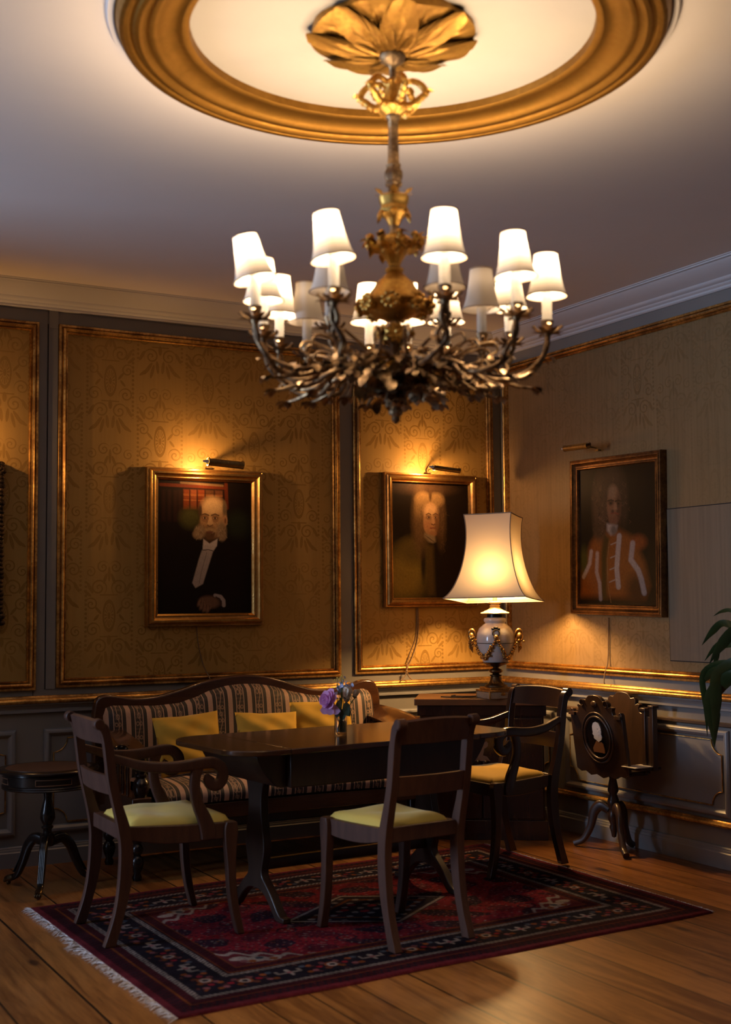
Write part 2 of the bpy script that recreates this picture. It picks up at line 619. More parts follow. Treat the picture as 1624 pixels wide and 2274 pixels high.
def add_sweep(bm, pts, w, h, up=Vector((0, 1, 0)), power=4.0, seg=12, k=4):
    """A bar of rounded rectangular section; w along the side vector, h along the other; numbers or lists"""
    n0 = len(pts)
    P = smooth_path(pts, k) if k > 1 else [Vector(p) for p in pts]
    fr = frames(P, Vector(up))
    rings = []
    for i, (p, (t, s, u)) in enumerate(zip(P, fr)):
        q = i / max(1, len(P) - 1) * (n0 - 1)
        def val(x):
            if isinstance(x, (int, float)):
                return x
            a = min(int(q), n0 - 2)
            return x[a] + (x[a + 1] - x[a]) * (q - a)
        ww, hh = val(w) / 2, val(h) / 2
        ring = []
        for j in range(seg):
            an = 2 * PI * (j + .5) / seg
            c, sn = math.cos(an), math.sin(an)
            e = 2.0 / power
            ring.append(bm.verts.new(p + s * (ww * math.copysign(abs(c) ** e, c)) + u * (hh * math.copysign(abs(sn) ** e, sn))))
        rings.append(ring)
    for a, b in zip(rings, rings[1:]):
        for j in range(seg):
            m = (j + 1) % seg
            bm.faces.new((a[j], a[m], b[m], b[j]))
    bm.faces.new(rings[0][::-1])
    bm.faces.new(rings[-1])


def add_tube(bm, pts, r, seg=8, k=4):
    r2_ = [x * 2 for x in r] if not isinstance(r, (int, float)) else r * 2
    add_sweep(bm, pts, r2_, r2_, Vector((0.13, 0.21, 0.97)), 2.0, seg, k)


def add_ball(bm, c, r, seg=12, rings=8, mat=None):
    rx, ry, rz = (r, r, r) if isinstance(r, (int, float)) else r
    prof = [(math.sin(PI * i / rings), -math.cos(PI * i / rings)) for i in range(rings + 1)]
    sm = Matrix.Diagonal((rx, ry, rz))
    mt = (mat.to_3x3() @ sm) if mat else sm
    add_lathe(bm, prof, c, seg, mt, caps=True)


def add_leaf(bm, base, direction, up, ln, wd, curl=0.3, n=5, fold=0.15, blunt=0.0):
    d = Vector(direction).normalized()
    up = Vector(up)
    s = d.cross(up)
    s = s.normalized() if s.length > 1e-6 else d.orthogonal().normalized()
    u = s.cross(d)
    rows = []
    for i in range(n + 1):
        t = i / n
        wv = wd * 0.5 * (math.sin(PI * min(1, (t * (1 - blunt) + 0.06))) ** 0.8)
        if i == n:
            wv = wd * 0.03 + wd * 0.2 * blunt
        cl = curl if abs(curl) > 0.01 else 0.01
        c = Vector(base) + d * (ln * math.sin(t * cl) / cl) - u * (ln * (1 - math.cos(t * cl)) / cl)
        rows.append([bm.verts.new(c - s * wv + u * wv * fold), bm.verts.new(c), bm.verts.new(c + s * wv + u * wv * fold)])
    for a, b in zip(rows, rows[1:]):
        bm.faces.new((a[0], a[1], b[1], b[0]))
        bm.faces.new((a[1], a[2], b[2], b[1]))


def obj(name, bm, mat, parent=None, smooth=40, bevel=0.0, loc=None, recalc=True):
    if recalc:
        bmesh.ops.recalc_face_normals(bm, faces=bm.faces)
    me = bpy.data.meshes.new(name)
    bm.to_mesh(me)
    bm.free()
    me.materials.append(M_[mat] if isinstance(mat, str) else mat)
    if smooth:
        for p in me.polygons:
            p.use_smooth = True
        me.set_sharp_from_angle(angle=R(smooth))
    o = bpy.data.objects.new(name, me)
    C.objects.link(o)
    if parent is not None:
        o.parent = parent
    if loc is not None:
        o.location = loc
    if bevel:
        b = o.modifiers.new('edge', 'BEVEL')
        b.width = bevel
        b.segments = 2
        b.limit_method = 'ANGLE'
        b.angle_limit = R(50)
    return o


def grid_obj(name, P, mat, parent=None, cols=None, close_u=False, smooth=True):
    """P: (nu, nv, 3) array of points"""
    nu, nv = P.shape[:2]
    me = bpy.data.meshes.new(name)
    idx = np.arange(nu * nv).reshape(nu, nv)
    if close_u:
        idx = np.concatenate([idx, idx[:1]], 0)
    q = np.stack([idx[:-1, :-1], idx[1:, :-1], idx[1:, 1:], idx[:-1, 1:]], -1).reshape(-1, 4)
    me.vertices.add(nu * nv)
    me.vertices.foreach_set('co', P.reshape(-1).astype(np.float32))
    me.loops.add(q.size)
    me.loops.foreach_set('vertex_index', q.reshape(-1).astype(np.int32))
    me.polygons.add(len(q))
    me.polygons.foreach_set('loop_start', (np.arange(len(q)) * 4).astype(np.int32))
    me.update(calc_edges=True)
    if smooth:
        me.polygons.foreach_set('use_smooth', np.ones(len(q), dtype=bool))
    if cols is not None:
        a = me.color_attributes.new('Col', 'FLOAT_COLOR', 'POINT')
        c4 = np.ones((nu * nv, 4), dtype=np.float32)
        c4[:, :3] = cols.reshape(-1, 3)
        a.data.foreach_set('color', c4.reshape(-1))
    me.materials.append(M_[mat] if isinstance(mat, str) else mat)
    me.validate()
    o = bpy.data.objects.new(name, me)
    C.objects.link(o)
    if parent is not None:
        o.parent = parent
    return o


def thing(name, label, cat, loc=(0, 0, 0), rotz=0.0, group=None):
    o = bpy.data.objects.new(name, None)
    o.empty_display_size = 0.1
    C.objects.link(o)
    o.location = loc
    o.rotation_euler = (0, 0, rotz)
    return tag(o, label, cat, group)


def tag(o, label, cat, group=None):
    o['label'] = label
    o['category'] = cat
    if group:
        o['group'] = group
    return o


def struct(o):
    o['kind'] = 'structure'
    return o


def copy_tree(o, parent=None):
    c = o.copy()
    C.objects.link(c)
    if parent is not None:
        c.parent = parent
    for ch in list(o.children):
        copy_tree(ch, c)
    return c

# ================================================================ THE ROOM
bm = BM(); add_box(bm, ((XL) / 2, YF / 2, -0.05), (-XL + 0.4, -YF + 0.4, 0.1))
struct(obj('floor', bm, 'floor', smooth=0))
bm = BM(); add_box(bm, ((XL) / 2, YF / 2, ZC + 0.05), (-XL + 0.4, -YF + 0.4, 0.1))
struct(obj('ceiling', bm, 'ceiling', smooth=0))


def wall(name, mat, loc, rotz, ln):
    """local frame: x along the wall, -y into the room"""
    bm = BM(); add_box(bm, (ln / 2, 0.1, ZC / 2), (ln, 0.2, ZC))
    o = struct(obj(name, bm, mat, smooth=0))
    o.location = loc
    o.rotation_euler = (0, 0, rotz)
    return o


# back wall local x = world x - XL; right wall local x = -world y
wb = wall('wall_back', 'grey', (XL, 0, 0), 0, -XL)
wr = wall('wall_right', 'grey', (0, 0, 0), R(-90), -YF)
wf = wall('wall_front', 'plain', (0, YF, 0), R(180), -XL)
# left wall with two window openings
bm = BM()
ys = [YF]
for wy, ww in sorted(WINS):
    ys += [wy - ww / 2, wy + ww / 2]
ys.append(0)
for i in range(0, len(ys), 2):
    add_box(bm, (XL - 0.1, (ys[i] + ys[i + 1]) / 2, ZC / 2), (0.2, ys[i + 1] - ys[i], ZC))
for wy, ww in WINS:
    add_box(bm, (XL - 0.1, wy, 0.40), (0.2, ww, 0.80))
    add_box(bm, (XL - 0.1, wy, 2.84), (0.2, ww, 0.38))
struct(obj('wall_left', bm, 'plain', smooth=0))
# added unseen partition with a tall opening, keeps daylight off the back wall
bm = BM()
add_box(bm, (-5.75, -.475, ZC / 2), (.14, .95, ZC)); add_box(bm, (-5.75, (YF - 3.3) / 2, ZC / 2), (.14, -YF - 3.3, ZC)); add_box(bm, (-5.75, -2.125, 2.965), (.14, 2.35, .13))
struct(obj('wall_added_baffle', bm, 'plain', smooth=0))
for i, (wy, ww) in enumerate(WINS):
    bm = BM()
    for z in (0.83, 1.72, 2.62):
        add_box(bm, (XL - 0.1, wy, z), (0.06, ww, 0.06))
    for dy in (-ww / 2 + 0.03, 0, ww / 2 - 0.03):
        add_box(bm, (XL - 0.1, wy + dy, 1.725), (0.05, 0.06, 1.85))
    wn = struct(obj('window_%d' % (i + 1), bm, 'white', smooth=0))
    bm = BM(); add_box(bm, (XL - 0.1, wy, 1.725), (0.004, ww, 1.85))
    obj('pane', bm, 'glass', wn, smooth=0)


def ring_frame(bm, x0, z0, x1, z1, prof):
    """mitred moulding: prof = [(inset, height off the wall)]"""
    loops = []
    for t, h in prof:
        loops.append([bm.verts.new((x, -h, z)) for x, z in ((x0 + t, z0 + t), (x1 - t, z0 + t), (x1 - t, z1 - t), (x0 + t, z1 - t))])
    for a, b in zip(loops, loops[1:]):
        for i in range(4):
            j = (i + 1) % 4
            bm.faces.new((a[i], a[j], b[j], b[i]))


GOLDP = [(0, 0), (0, .016), (.002, .019), (.012, .019), (.014, .017), (.016, .010), (.018, .010), (.020, .020), (.023, .029), (.029, .034), (.035, .031), (.038, .022),
         (.039, .013), (.041, .013), (.042, .018), (.046, .020), (.049, .015), (.050, .004), (.050, 0)]


def silk(wallobj, x0, z0, x1, z1, mat):
    bm = BM()
    vs = [bm.verts.new((x, -0.003, z)) for x, z in ((x0 + .03, z0 + .03), (x1 - .03, z0 + .03), (x1 - .03, z1 - .03), (x0 + .03, z1 - .03))]
    bm.faces.new(vs)
    o = obj('wallpaper_panel', bm, mat, wallobj, smooth=0)
    bm = BM(); ring_frame(bm, x0, z0, x1, z1, GOLDP)
    g = obj('gold_moulding', bm, 'gold', wallobj, smooth=30)
    return o, g


X = lambda w: w - XL
silk(wb, X(-4.75), .897, X(-2.978), 2.842, 'paper')
silk(wb, X(-2.872), .905, X(-1.177), 2.843, 'paper')
silk(wb, X(-1.084), .914, X(-0.068), 2.843, 'paper')
silk(wr, .050, .916, 3.35, 2.845, 'paper2')
silk(wr, 3.45, .916, 6.6, 2.845, 'paper2')

# seams in the stiles of the panelling
bm = BM()
add_box(bm, (X(-2.928), -0.0015, 1.87), (.004, .004, 1.94))
add_box(bm, (X(-2.990), -0.0015, .875), (.003, .004, .045))
obj('panel_seam', bm, 'crack', wb, smooth=0)
bm = BM()
add_box(bm, (X(-2.90), -0.004, 2.87), (.05, .012, .1)); add_box(bm, (X(-2.90), -0.002, 1.87), (.05, .008, 1.94))
obj('cover_strip', bm, 'grey', wb, smooth=0)

# dado rail: gilded half-round on a grey cyma
DADO_G = [(.000, .868), (.018, .868), (.024, .862), (.026, .858), (.040, .856), (.047, .850), (.050, .842), (.047, .833), (.040, .829), (.0, .829)]
DADO_C = [(.0, .829), (.036, .829), (.036, .823), (.026, .817), (.020, .806), (.014, .800), (.014, .795), (.022, .793), (.022, .782), (.010, .779), (.0, .779)]


def run(bm, prof, x0, x1):
    rows = []
    for x in (x0, x1):
        rows.append([bm.verts.new((x, -d, z)) for d, z in prof])
    for i in range(len(prof) - 1):
        bm.faces.new((rows[0][i], rows[1][i], rows[1][i + 1], rows[0][i + 1]))


for wo, x0, x1 in ((wb, 0, -XL), (wr, 0, -YF)):
    bm = BM(); run(bm, DADO_G, x0, x1); obj('gilded_dado_rail', bm, 'gold', wo, smooth=40)
    bm = BM(); run(bm, DADO_C, x0, x1); obj('dado_cyma', bm, 'grey2', wo, smooth=40)
# the dark wooden strip and the low gilded rail of the right-hand wall
bm = BM(); run(bm, [(0, .722), (.012, .722), (.020, .716), (.020, .704), (.012, .698), (0, .698)], .03, -YF)
obj('wooden_strip', bm, 'railwood', wr, smooth=40)
bm = BM(); run(bm, [(0, .232), (.020, .232), (.026, .226), (.036, .222), (.040, .213), (.036, .205), (.026, .203), (.020, .198), (0, .196)], .03, -YF)
obj('gilded_low_rail', bm, 'gold', wr, smooth=40)


def notched(x0, z0, x1, z1, r, n=8):
    pts = []
    for cx_, cz_, a0 in ((x0, z0, 90), (x1, z0, 180), (x1, z1, 270), (x0, z1, 0)):
        arc = [(cx_ + r * math.cos(R(a0 - 90 * i / n)), cz_ + r * math.sin(R(a0 - 90 * i / n))) for i in range(n + 1)]
        pts += arc
    return pts


def wains(wo, x0, z0, x1, z1, bead):
    bm = BM()
    ring_frame(bm, x0, z0, x1, z1, [(0, 0), (0, .010), (.004, .016), (.012, .020), (.022, .020), (.030, .014), (.036, .006), (.040, .0005)])
    o = obj('wainscot_moulding', bm, 'grey2', wo, smooth=30)
    pts = notched(x0 + .052, z0 + .052, x1 - .052, z1 - .052, .072)
    bm = BM()
    add_prism(bm, pts, 0.0, -.007, lambda u, v, w: Vector((u, w, v)))
    obj('wainscot_field', bm, 'grey2', wo, smooth=20)
    bm = BM()
    P = [Vector((u, -.008, v)) for u, v in pts]
    add_tube(bm, P + [P[0]], .0035, 6, 1)
    obj('field_bead', bm, bead, wo, smooth=60)


wains(wb, X(-4.7), .157, X(-3.076), .695, 'gold')
wains(wb, X(-2.931), .157, X(-1.28), .695, 'gold')
wains(wb, X(-1.10), .157, X(-.08), .695, 'gold')
wains(wr, .08, .250, .52, .682, 'gold')
wains(wr, .62, .250, 1.945, .682, 'gold')
wains(wr, 2.06, .250, 3.35, .682, 'gold')
wains(wr, 3.45, .250, 5.6, .682, 'gold')

BASE = [(0, .104), (.012, .104), (.017, .098), (.017, .092), (.022, .090), (.024, .084), (.024, .08), (.030, .074), (.030, 0), (0, 0)]
for nm, wo, x1 in (('baseboard_back', wb, -XL), ('baseboard_right', wr, -YF)):
    bm = BM(); run(bm, BASE, 0, x1)
    o = struct(obj(nm, bm, 'grey2', smooth=35))
    o.location, o.rotation_euler = wo.location, wo.rotation_euler

# cornice
CORN = [(0, 2.912), (.012, 2.912), (.020, 2.918), (.020, 2.928), (.026, 2.930), (.034, 2.936), (.036, 2.942), (.050, 2.946), (.058, 2.953), (.062, 2.962),
        (.072, 2.966), (.094, 2.974), (.122, 2.988), (.146, 3.003), (.156, 3.012), (.160, 3.016), (.174, 3.018), (.176, 3.024), (.184, 3.026), (.186, 3.03), (.0, 3.03)]
for i, (loc, rz, ln) in enumerate((((XL, 0, 0), 0, -XL), ((0, 0, 0), R(-90), -YF), ((0, YF, 0), R(180), -XL), ((XL, YF, 0), R(90), -YF))):
    bm = BM()
    rows = [[bm.verts.new((x, -d, z)) for d, z in CORN for x in ((d if s == 0 else ln - d),)] for s in (0, 1)]
    for k in range(len(CORN) - 1):
        bm.faces.new((rows[0][k], rows[1][k], rows[1][k + 1], rows[0][k + 1]))
    o = struct(obj('trim_%d' % (i + 1), bm, 'cornice', smooth=35))
    o.location, o.rotation_euler = loc, (0, 0, rz)

# gilded ring on the ceiling
CX, CY = -2.832, -3.512
bm = BM()
RP = [(.595, 3.03), (.597, 3.004), (.606, 2.998), (.618, 2.998), (.626, 3.004), (.640, 3.006), (.664, 3.000), (.682, 2.988), (.690, 2.980), (.700, 2.976), (.712, 2.978),
      (.716, 2.984), (.722, 2.984), (.728, 2.976), (.740, 2.970), (.752, 2.972), (.758, 2.980), (.766, 2.982), (.772, 2.976), (.784, 2.974), (.796, 2.980), (.802, 2.992), (.806, 3.006), (.812, 3.03)]
add_lathe(bm, RP, (CX, CY, 0), 128, caps=False)
struct(obj('trim_5', bm, 'goldring', smooth=35, recalc=True))
bm = BM()
add_lathe(bm, [(.800, 3.03), (.812, 3.012), (.828, 3.014), (.834, 3.03)], (CX, CY, 0), 128, caps=False)
struct(obj('trim_6', bm, 'ceiling', smooth=35))
# plaster field inside the ring, its colour darkened against the chandelier's glare
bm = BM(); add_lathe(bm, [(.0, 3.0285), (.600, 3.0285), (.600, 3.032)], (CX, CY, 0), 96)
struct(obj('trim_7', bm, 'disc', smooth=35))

# papered hatch in the right-hand wall
dr = bpy.data.objects.new('door_1', None); C.objects.link(dr); struct(dr)
dr.rotation_euler = (0, 0, R(-90))
bm = BM(); add_box(bm, (1.99, -.0045, 1.421), (.90, .005, .80))
obj('hatch_panel', bm, 'hatch', dr, smooth=0)
bm = BM()
for x in (1.5385, 2.4415):
    add_box(bm, (x, -.004, 1.421), (.005, .004, .806))
for z in (1.0185, 1.8235):
    add_box(bm, (1.99, -.004, z), (.908, .004, .005))
obj('hatch_gap', bm, 'crack', dr, smooth=0)

# ================================================================ PAINTINGS


class Paint:
    def __init__(s, w, h, base):
        s.w, s.h = w, h
        s.a = np.ones((h, w, 3)) * np.array(base)
        s.y, s.x = np.mgrid[0:h, 0:w]
        s.x = (s.x + .5) / w
        s.y = (s.y + .5) / h
        s.asp = h / w

    def lay(s, m, col, al=1.0):
        m = np.clip(m, 0, 1)[..., None] * al
        s.a = s.a * (1 - m) + np.array(col) * m

    def ell(s, cx, cy, rx, ry, col, soft=.2, al=1.0, rot=0.0):
        dx, dy = (s.x - cx), (s.y - cy) * s.asp
        ry *= s.asp
        c, sn = math.cos(rot), math.sin(rot)
        u, v = (dx * c + dy * sn) / rx, (dy * c - dx * sn) / ry
        d = np.sqrt(u * u + v * v)
        s.lay((1 + soft / 2 - d) / max(soft, 1e-3), col, al)

    def poly(s, pts, col, soft=.006, al=1.0):
        px = np.array(pts, float)
        inside = np.zeros((s.h, s.w), bool)
        dist = np.full((s.h, s.w), 9.0)
        n = len(px)
        for i in range(n):
            (x1, y1), (x2, y2) = px[i], px[(i + 1) % n]
            cnd = ((y1 > s.y) != (y2 > s.y)) & (s.x < (x2 - x1) * (s.y - y1) / ((y2 - y1) if abs(y2 - y1) > 1e-9 else 1e-9) + x1)
            inside ^= cnd
            dist = np.minimum(dist, s.seg(x1, y1, x2, y2))
        sd = np.where(inside, dist, -dist)
        s.lay(sd / soft + .5, col, al)

    def seg(s, x1, y1, x2, y2):
        dx, dy = x2 - x1, (y2 - y1) * s.asp
        L = dx * dx + dy * dy + 1e-9
        t = np.clip(((s.x - x1) * dx + (s.y - y1) * s.asp * dy) / L, 0, 1)
        return np.hypot(s.x - x1 - t * dx, (s.y - y1) * s.asp - t * dy)

    def line(s, pts, wd, col, soft=.5, al=1.0):
        d = np.full((s.h, s.w), 9.0)
        for (a, b), (c, e) in zip(pts, pts[1:]):
            d = np.minimum(d, s.seg(a, b, c, e))
        s.lay((wd * (1 + soft / 2) - d) / (wd * soft), col, al)

    def grain(s, amt):
        g = rng.normal(0, 1, (s.h, s.w))
        g = (g + np.roll(g, 1, 0) + np.roll(g, 1, 1) + np.roll(g, -1, 0)) / 4
        s.a = np.clip(s.a * (1 + amt * g[..., None]), 0, 1)


def n1(x, y):        # pixel of the first portrait's close-up -> canvas fraction
    return ((x - 262) / 990.0, (y - 497) / 1425.0)


def portrait_one():
    p = Paint(190, 274, (.010, .006, .004))
    P = lambda *q: [n1(*t) for t in q]
    red, dred, brn = (.13, .028, .008), (.085, .017, .006), (.07, .028, .011)
    for x0, x1, c in ((525, 592, red), (598, 670, (.15, .04, .014)), (676, 752, red), (758, 850, brn), (858, 945, (.09, .032, .014))):
        p.poly(P((x0, 590), (x1, 590), (x1, 805), (x0, 805)), c, .02)
        for yy in (640, 652, 705):
            p.line(P((x0 + 4, yy), (x1 - 4, yy)), .004, (.30, .11, .03), al=.6)
        p.line(P((x1, 590), (x1, 805)), .006, (.015, .006, .004))
    for x0 in (300, 360, 420, 470):
        p.poly(P((x0, 600), (x0 + 40, 600), (x0 + 40, 940), (x0, 940)), (.022, .009, .006), .02)
    p.line(P((290, 548), (960, 560)), .018, dred)
    p.line(P((500, 520), (940, 535)), .012, (.16, .09, .04), al=.7)
    p.line(P((975, 520), (985, 780)), .019, dred)
    p.ell(*n1(600, 900), .11, .075, (.055, .050, .014), .8)
    p.ell(*n1(1110, 960), .13, .10, (.018, .020, .009), .9)
    skin, skl, sh = (.36, .20, .088), (.52, .33, .155), (.15, .07, .03)
    p.ell(*n1(842, 900), .142, .150, (.26, .14, .06), .12)
    p.ell(*n1(842, 880), .135, .138, skin, .25)
    p.ell(*n1(836, 770), .110, .066, skl, .9)
    p.ell(*n1(960, 790), .022, .055, (.13, .085, .045), .8)
    p.ell(*n1(700, 820), .020, .05, (.06, .032, .016), .8)
    p.ell(*n1(968, 915), .024, .038, (.36, .18, .085), .4)
    p.ell(*n1(968, 918), .010, .022, (.16, .07, .03), .6)
    p.ell(*n1(740, 980), .05, .06, (.30, .15, .06), .8, .6)
    for ex in (750, 858):
        p.ell(*n1(ex, 890), .042, .024, (.20, .095, .04), .8)
        p.line(P((ex - 38, 862), (ex, 848), (ex + 40, 862)), .007, (.10, .05, .02))
        p.ell(*n1(ex, 893), .018, .007, (.42, .27, .15), .4)
        p.ell(*n1(ex, 892), .010, .0085, (.02, .01, .006), .3)
        p.line(P((ex - 30, 922), (ex + 4, 936), (ex + 32, 920)), .004, (.22, .11, .05))
    p.poly(P((795, 880), (822, 880), (838, 960), (805, 985), (770, 962)), (.52, .31, .14), .02)
    p.line(P((776, 968), (800, 984), (834, 966)), .006, (.16, .07, .03))
    p.line(P((788, 890), (772, 950)), .005, (.22, .11, .045), al=.8)
    p.ell(*n1(802, 1060), .068, .058, (.11, .055, .025), .6)
    p.poly(P((730, 1015), (800, 992), (880, 1010), (870, 1050), (800, 1030), (735, 1055)), (.33, .20, .09), .02)
    p.line(P((770, 1046), (835, 1046)), .007, (.14, .05, .03))
    for cx_, cy_, rx, ry in ((698, 1045, .058, .052), (668, 1072, .046, .034), (930, 1035, .052, .070), (940, 1085, .042, .034)):
        p.ell(*n1(cx_, cy_), rx, ry, (.235, .15, .08), .5)
    for i in range(70):
        cx_, cy_ = (690, 1050) if i % 2 else (935, 1045)
        a, q = n1(cx_ + random.gauss(0, 32), cy_ + random.gauss(0, 38))
        p.line([(a, q), (a + random.gauss(0, .018), q + .018)], .0032, random.choice([(.36, .25, .145), (.13, .08, .042)]), al=.6)
    white, wsh = (.50, .42, .37), (.34, .28, .25)
    p.poly(P((735, 1120), (800, 1168), (885, 1115), (878, 1190), (830, 1262), (728, 1240)), white, .012)
    p.poly(P((720, 1240), (836, 1255), (730, 1605), (652, 1648), (618, 1595), (690, 1330)), wsh, .012)
    p.line(P((772, 1262), (715, 1470), (690, 1600)), .003, (.16, .13, .12))
    p.poly(P((728, 1195), (795, 1188), (860, 1200), (840, 1248), (790, 1232), (730, 1245)), (.44, .37, .33), .01)
    p.line(P((730, 1240), (790, 1236), (842, 1250)), .006, (.12, .09, .08))
    p.ell(*n1(800, 1800), .108, .046, (.15, .078, .048), .5, 1, .12)
    for i, (fx, fy) in enumerate(((700, 1800), (722, 1838), (755, 1862), (790, 1872))):
        p.ell(*n1(fx, fy), .020, .034, (.19, .10, .06), .7, 1, .5)
        p.line(P((fx + 14, fy - 34), (fx + 8, fy + 26)), .003, (.05, .024, .016))
    p.line(P((860, 1728), (918, 1742), (950, 1785), (952, 1838)), .019, (.33, .28, .25))
    p.line(P((868, 1745), (905, 1765), (922, 1838)), .006, (.05, .03, .02))
    p.grain(.10)
    return p.a


def n2(x, y):
    return ((x - 250) / 1100.0, (y - 340) / 1665.0)


def portrait_two():
    p = Paint(160, 236, (.012, .007, .004))
    P = lambda *q: [n2(*t) for t in q]
    p.ell(*n2(700, 420), .34, .05, (.06, .03, .014), 1.2, .8)
    p.ell(*n2(470, 1640), .23, .22, (.20, .135, .022), .9)
    p.ell(*n2(360, 1740), .16, .14, (.21, .135, .022), 1.1)
    p.ell(*n2(560, 1330), .17, .11, (.10, .066, .016), 1.0)
    p.poly(P((730, 1250), (830, 1250), (855, 1980), (740, 1980)), (.075, .046, .012), .05)
    p.ell(*n2(690, 1500), .03, .16, (.02, .012, .005), 1.0)
    w1, w2 = (.22, .125, .048), (.11, .06, .024)
    p.ell(*n2(650, 900), .10, .26, w2, .8)
    p.ell(*n2(950, 880), .06, .22, (.08, .042, .018), .9)
    p.ell(*n2(700, 575), .105, .062, w1, .55)
    p.ell(*n2(880, 580), .100, .062, w1, .55)
    p.ell(*n2(630, 700), .05, .09, w1, .9, .7)
    p.ell(*n2(800, 520), .018, .05, (.06, .03, .012), .9)
    for i in range(90):
        a, q = n2(random.choice([640, 960]) + random.gauss(0, 34), random.uniform(620, 1300))
        p.line([(a, q), (a + random.gauss(0, .012), q + .02), (a + random.gauss(0, .02), q + .034)], .003, random.choice([(.16, .09, .036), (.05, .026, .012)]), al=.3)
    p.ell(*n2(805, 880), .100, .155, (.33, .17, .072), .18)
    p.ell(*n2(800, 740), .085, .055, (.50, .29, .13), .9)
    p.ell(*n2(890, 930), .03, .10, (.12, .05, .02), 1.0, .8)
    p.ell(*n2(760, 960), .05, .04, (.36, .16, .07), 1.0, .8)
    for ex in (772, 872):
        p.ell(*n2(ex, 835), .034, .020, (.17, .08, .035), .8)
        p.line(P((ex - 36, 800), (ex, 778), (ex + 34, 798)), .006, (.09, .042, .018))
        p.ell(*n2(ex, 838), .016, .007, (.38, .24, .13), .4)
        p.ell(*n2(ex + 2, 838), .0095, .0075, (.015, .008, .005), .3)
    p.poly(P((826, 830), (846, 830), (862, 920), (845, 945), (812, 928)), (.40, .21, .095), .02)
    p.line(P((815, 934), (842, 948), (862, 930)), .006, (.10, .04, .018))
    p.line(P((795, 995), (835, 990), (868, 996)), .008, (.20, .060, .030))
    p.line(P((800, 1022), (850, 1022)), .007, (.36, .18, .08), al=.7)
    p.ell(*n2(820, 1075), .05, .022, (.28, .13, .055), .8)
    p.poly(P((712, 1070), (860, 1110), (870, 1190), (830, 1212), (770, 1195), (705, 1120)), (.22, .155, .085), .03)
    for k in range(4):
        p.line(P((725 + k * 22, 1105 + k * 14), (800 + k * 18, 1165 + k * 12)), .004, (.10, .065, .035))
    p.grain(.14)
    return p.a


def n3(x, y):
    xl = 208 + (y - 270) / 1705.0 * 77
    xr = 1170 + (y - 110) / 1840.0 * 85
    t = (x - xl) / (xr - xl)
    yt = 270 - 160 * t
    yb = 1975 - 25 * t
    return (t, (y - yt) / (yb - yt))


def portrait_three():
    p = Paint(170, 236, (.010, .006, .004))
    P = lambda *q: [n3(*t) for t in q]
    p.poly(P((470, 1080), (610, 1020), (760, 1000), (930, 1090), (1080, 1400), (1150, 1700), (1100, 1860), (280, 1880), (300, 1560), (400, 1200)), (.225, .072, .014), .08)
    p.ell(*n3(1000, 1750), .12, .10, (.05, .018, .008), 1.0, .9)
    p.ell(*n3(1000, 1150), .09, .05, (.30, .075, .016), .9, .8)
    p.poly(P((560, 1040), (640, 1120), (618, 1400), (640, 1900), (560, 1900), (540, 1300)), (.060, .036, .008), .05)
    p.ell(*n3(320, 1430), .05, .10, (.055, .05, .008), 1.0)
    st = (.40, .34, .31)
    p.line(P((762, 1085), (752, 1300), (745, 1500), (775, 1730)), .030, st, .5, .85)
    p.line(P((930, 1170), (915, 1380), (1010, 1510), (1050, 1620), (1090, 1790)), .030, st, .6, .8)
    p.line(P((410, 1300), (395, 1460), (320, 1630)), .022, st, .8, .7)
    p.line(P((490, 1320), (490, 1560), (535, 1700), (555, 1900)), .022, st, .8, .65)
    for yy in (1180, 1350, 1500, 1660):
        p.line(P((660, yy + 20), (740, yy - 20)), .006, (.36, .30, .26), al=.8)
    p.line(P((640, 1160), (622, 1400), (640, 1700), (690, 1940)), .004, (.24, .13, .05))
    w = (.085, .046, .024)
    p.ell(*n3(505, 720), .105, .235, w, .6)
    p.ell(*n3(640, 400), .14, .12, (.06, .032, .018), .8)
    p.ell(*n3(800, 640), .055, .16, (.045, .024, .014), .9)
    p.ell(*n3(500, 1010), .07, .07, (.065, .036, .018), .9)
    for i in range(130):
        a, q = n3(random.choice([470, 530, 640, 800]) + random.gauss(0, 40), random.uniform(330, 1060))
        p.line([(a, q), (a + random.choice([-1, 1]) * .022, q + .012), (a, q + .024)], .004, random.choice([(.16, .092, .05), (.02, .011, .007), (.10, .055, .03)]), al=.55)
    p.ell(*n3(680, 700), .092, .145, (.22, .105, .055), .25)
    p.ell(*n3(655, 530), .055, .05, (.26, .15, .085), .9)
    p.ell(*n3(740, 730), .035, .12, (.07, .03, .016), .9, .8)
    for ex in (640, 735):
        p.ell(*n3(ex, 665), .032, .018, (.08, .036, .018), .8)
        p.line(P((ex - 40, 640), (ex, 625), (ex + 32, 636)), .007, (.04, .02, .01))
        p.ell(*n3(ex, 668), .009, .007, (.012, .006, .004), .4)
    p.poly(P((690, 660), (708, 660), (722, 740), (700, 752), (672, 742)), (.32, .17, .09), .02)
    p.line(P((650, 800), (690, 790), (740, 800)), .008, (.20, .055, .032))
    p.ell(*n3(665, 770), .02, .012, (.05, .02, .012), .8, .7)
    p.ell(*n3(680, 880), .055, .03, (.17, .075, .042), .9)
    p.poly(P((598, 930), (735, 950), (720, 1030), (655, 1080), (605, 1020)), (.36, .29, .25), .03)
    p.ell(*n3(690, 1010), .04, .035, (.14, .11, .09), .9)
    p.grain(.14)
    return p.a


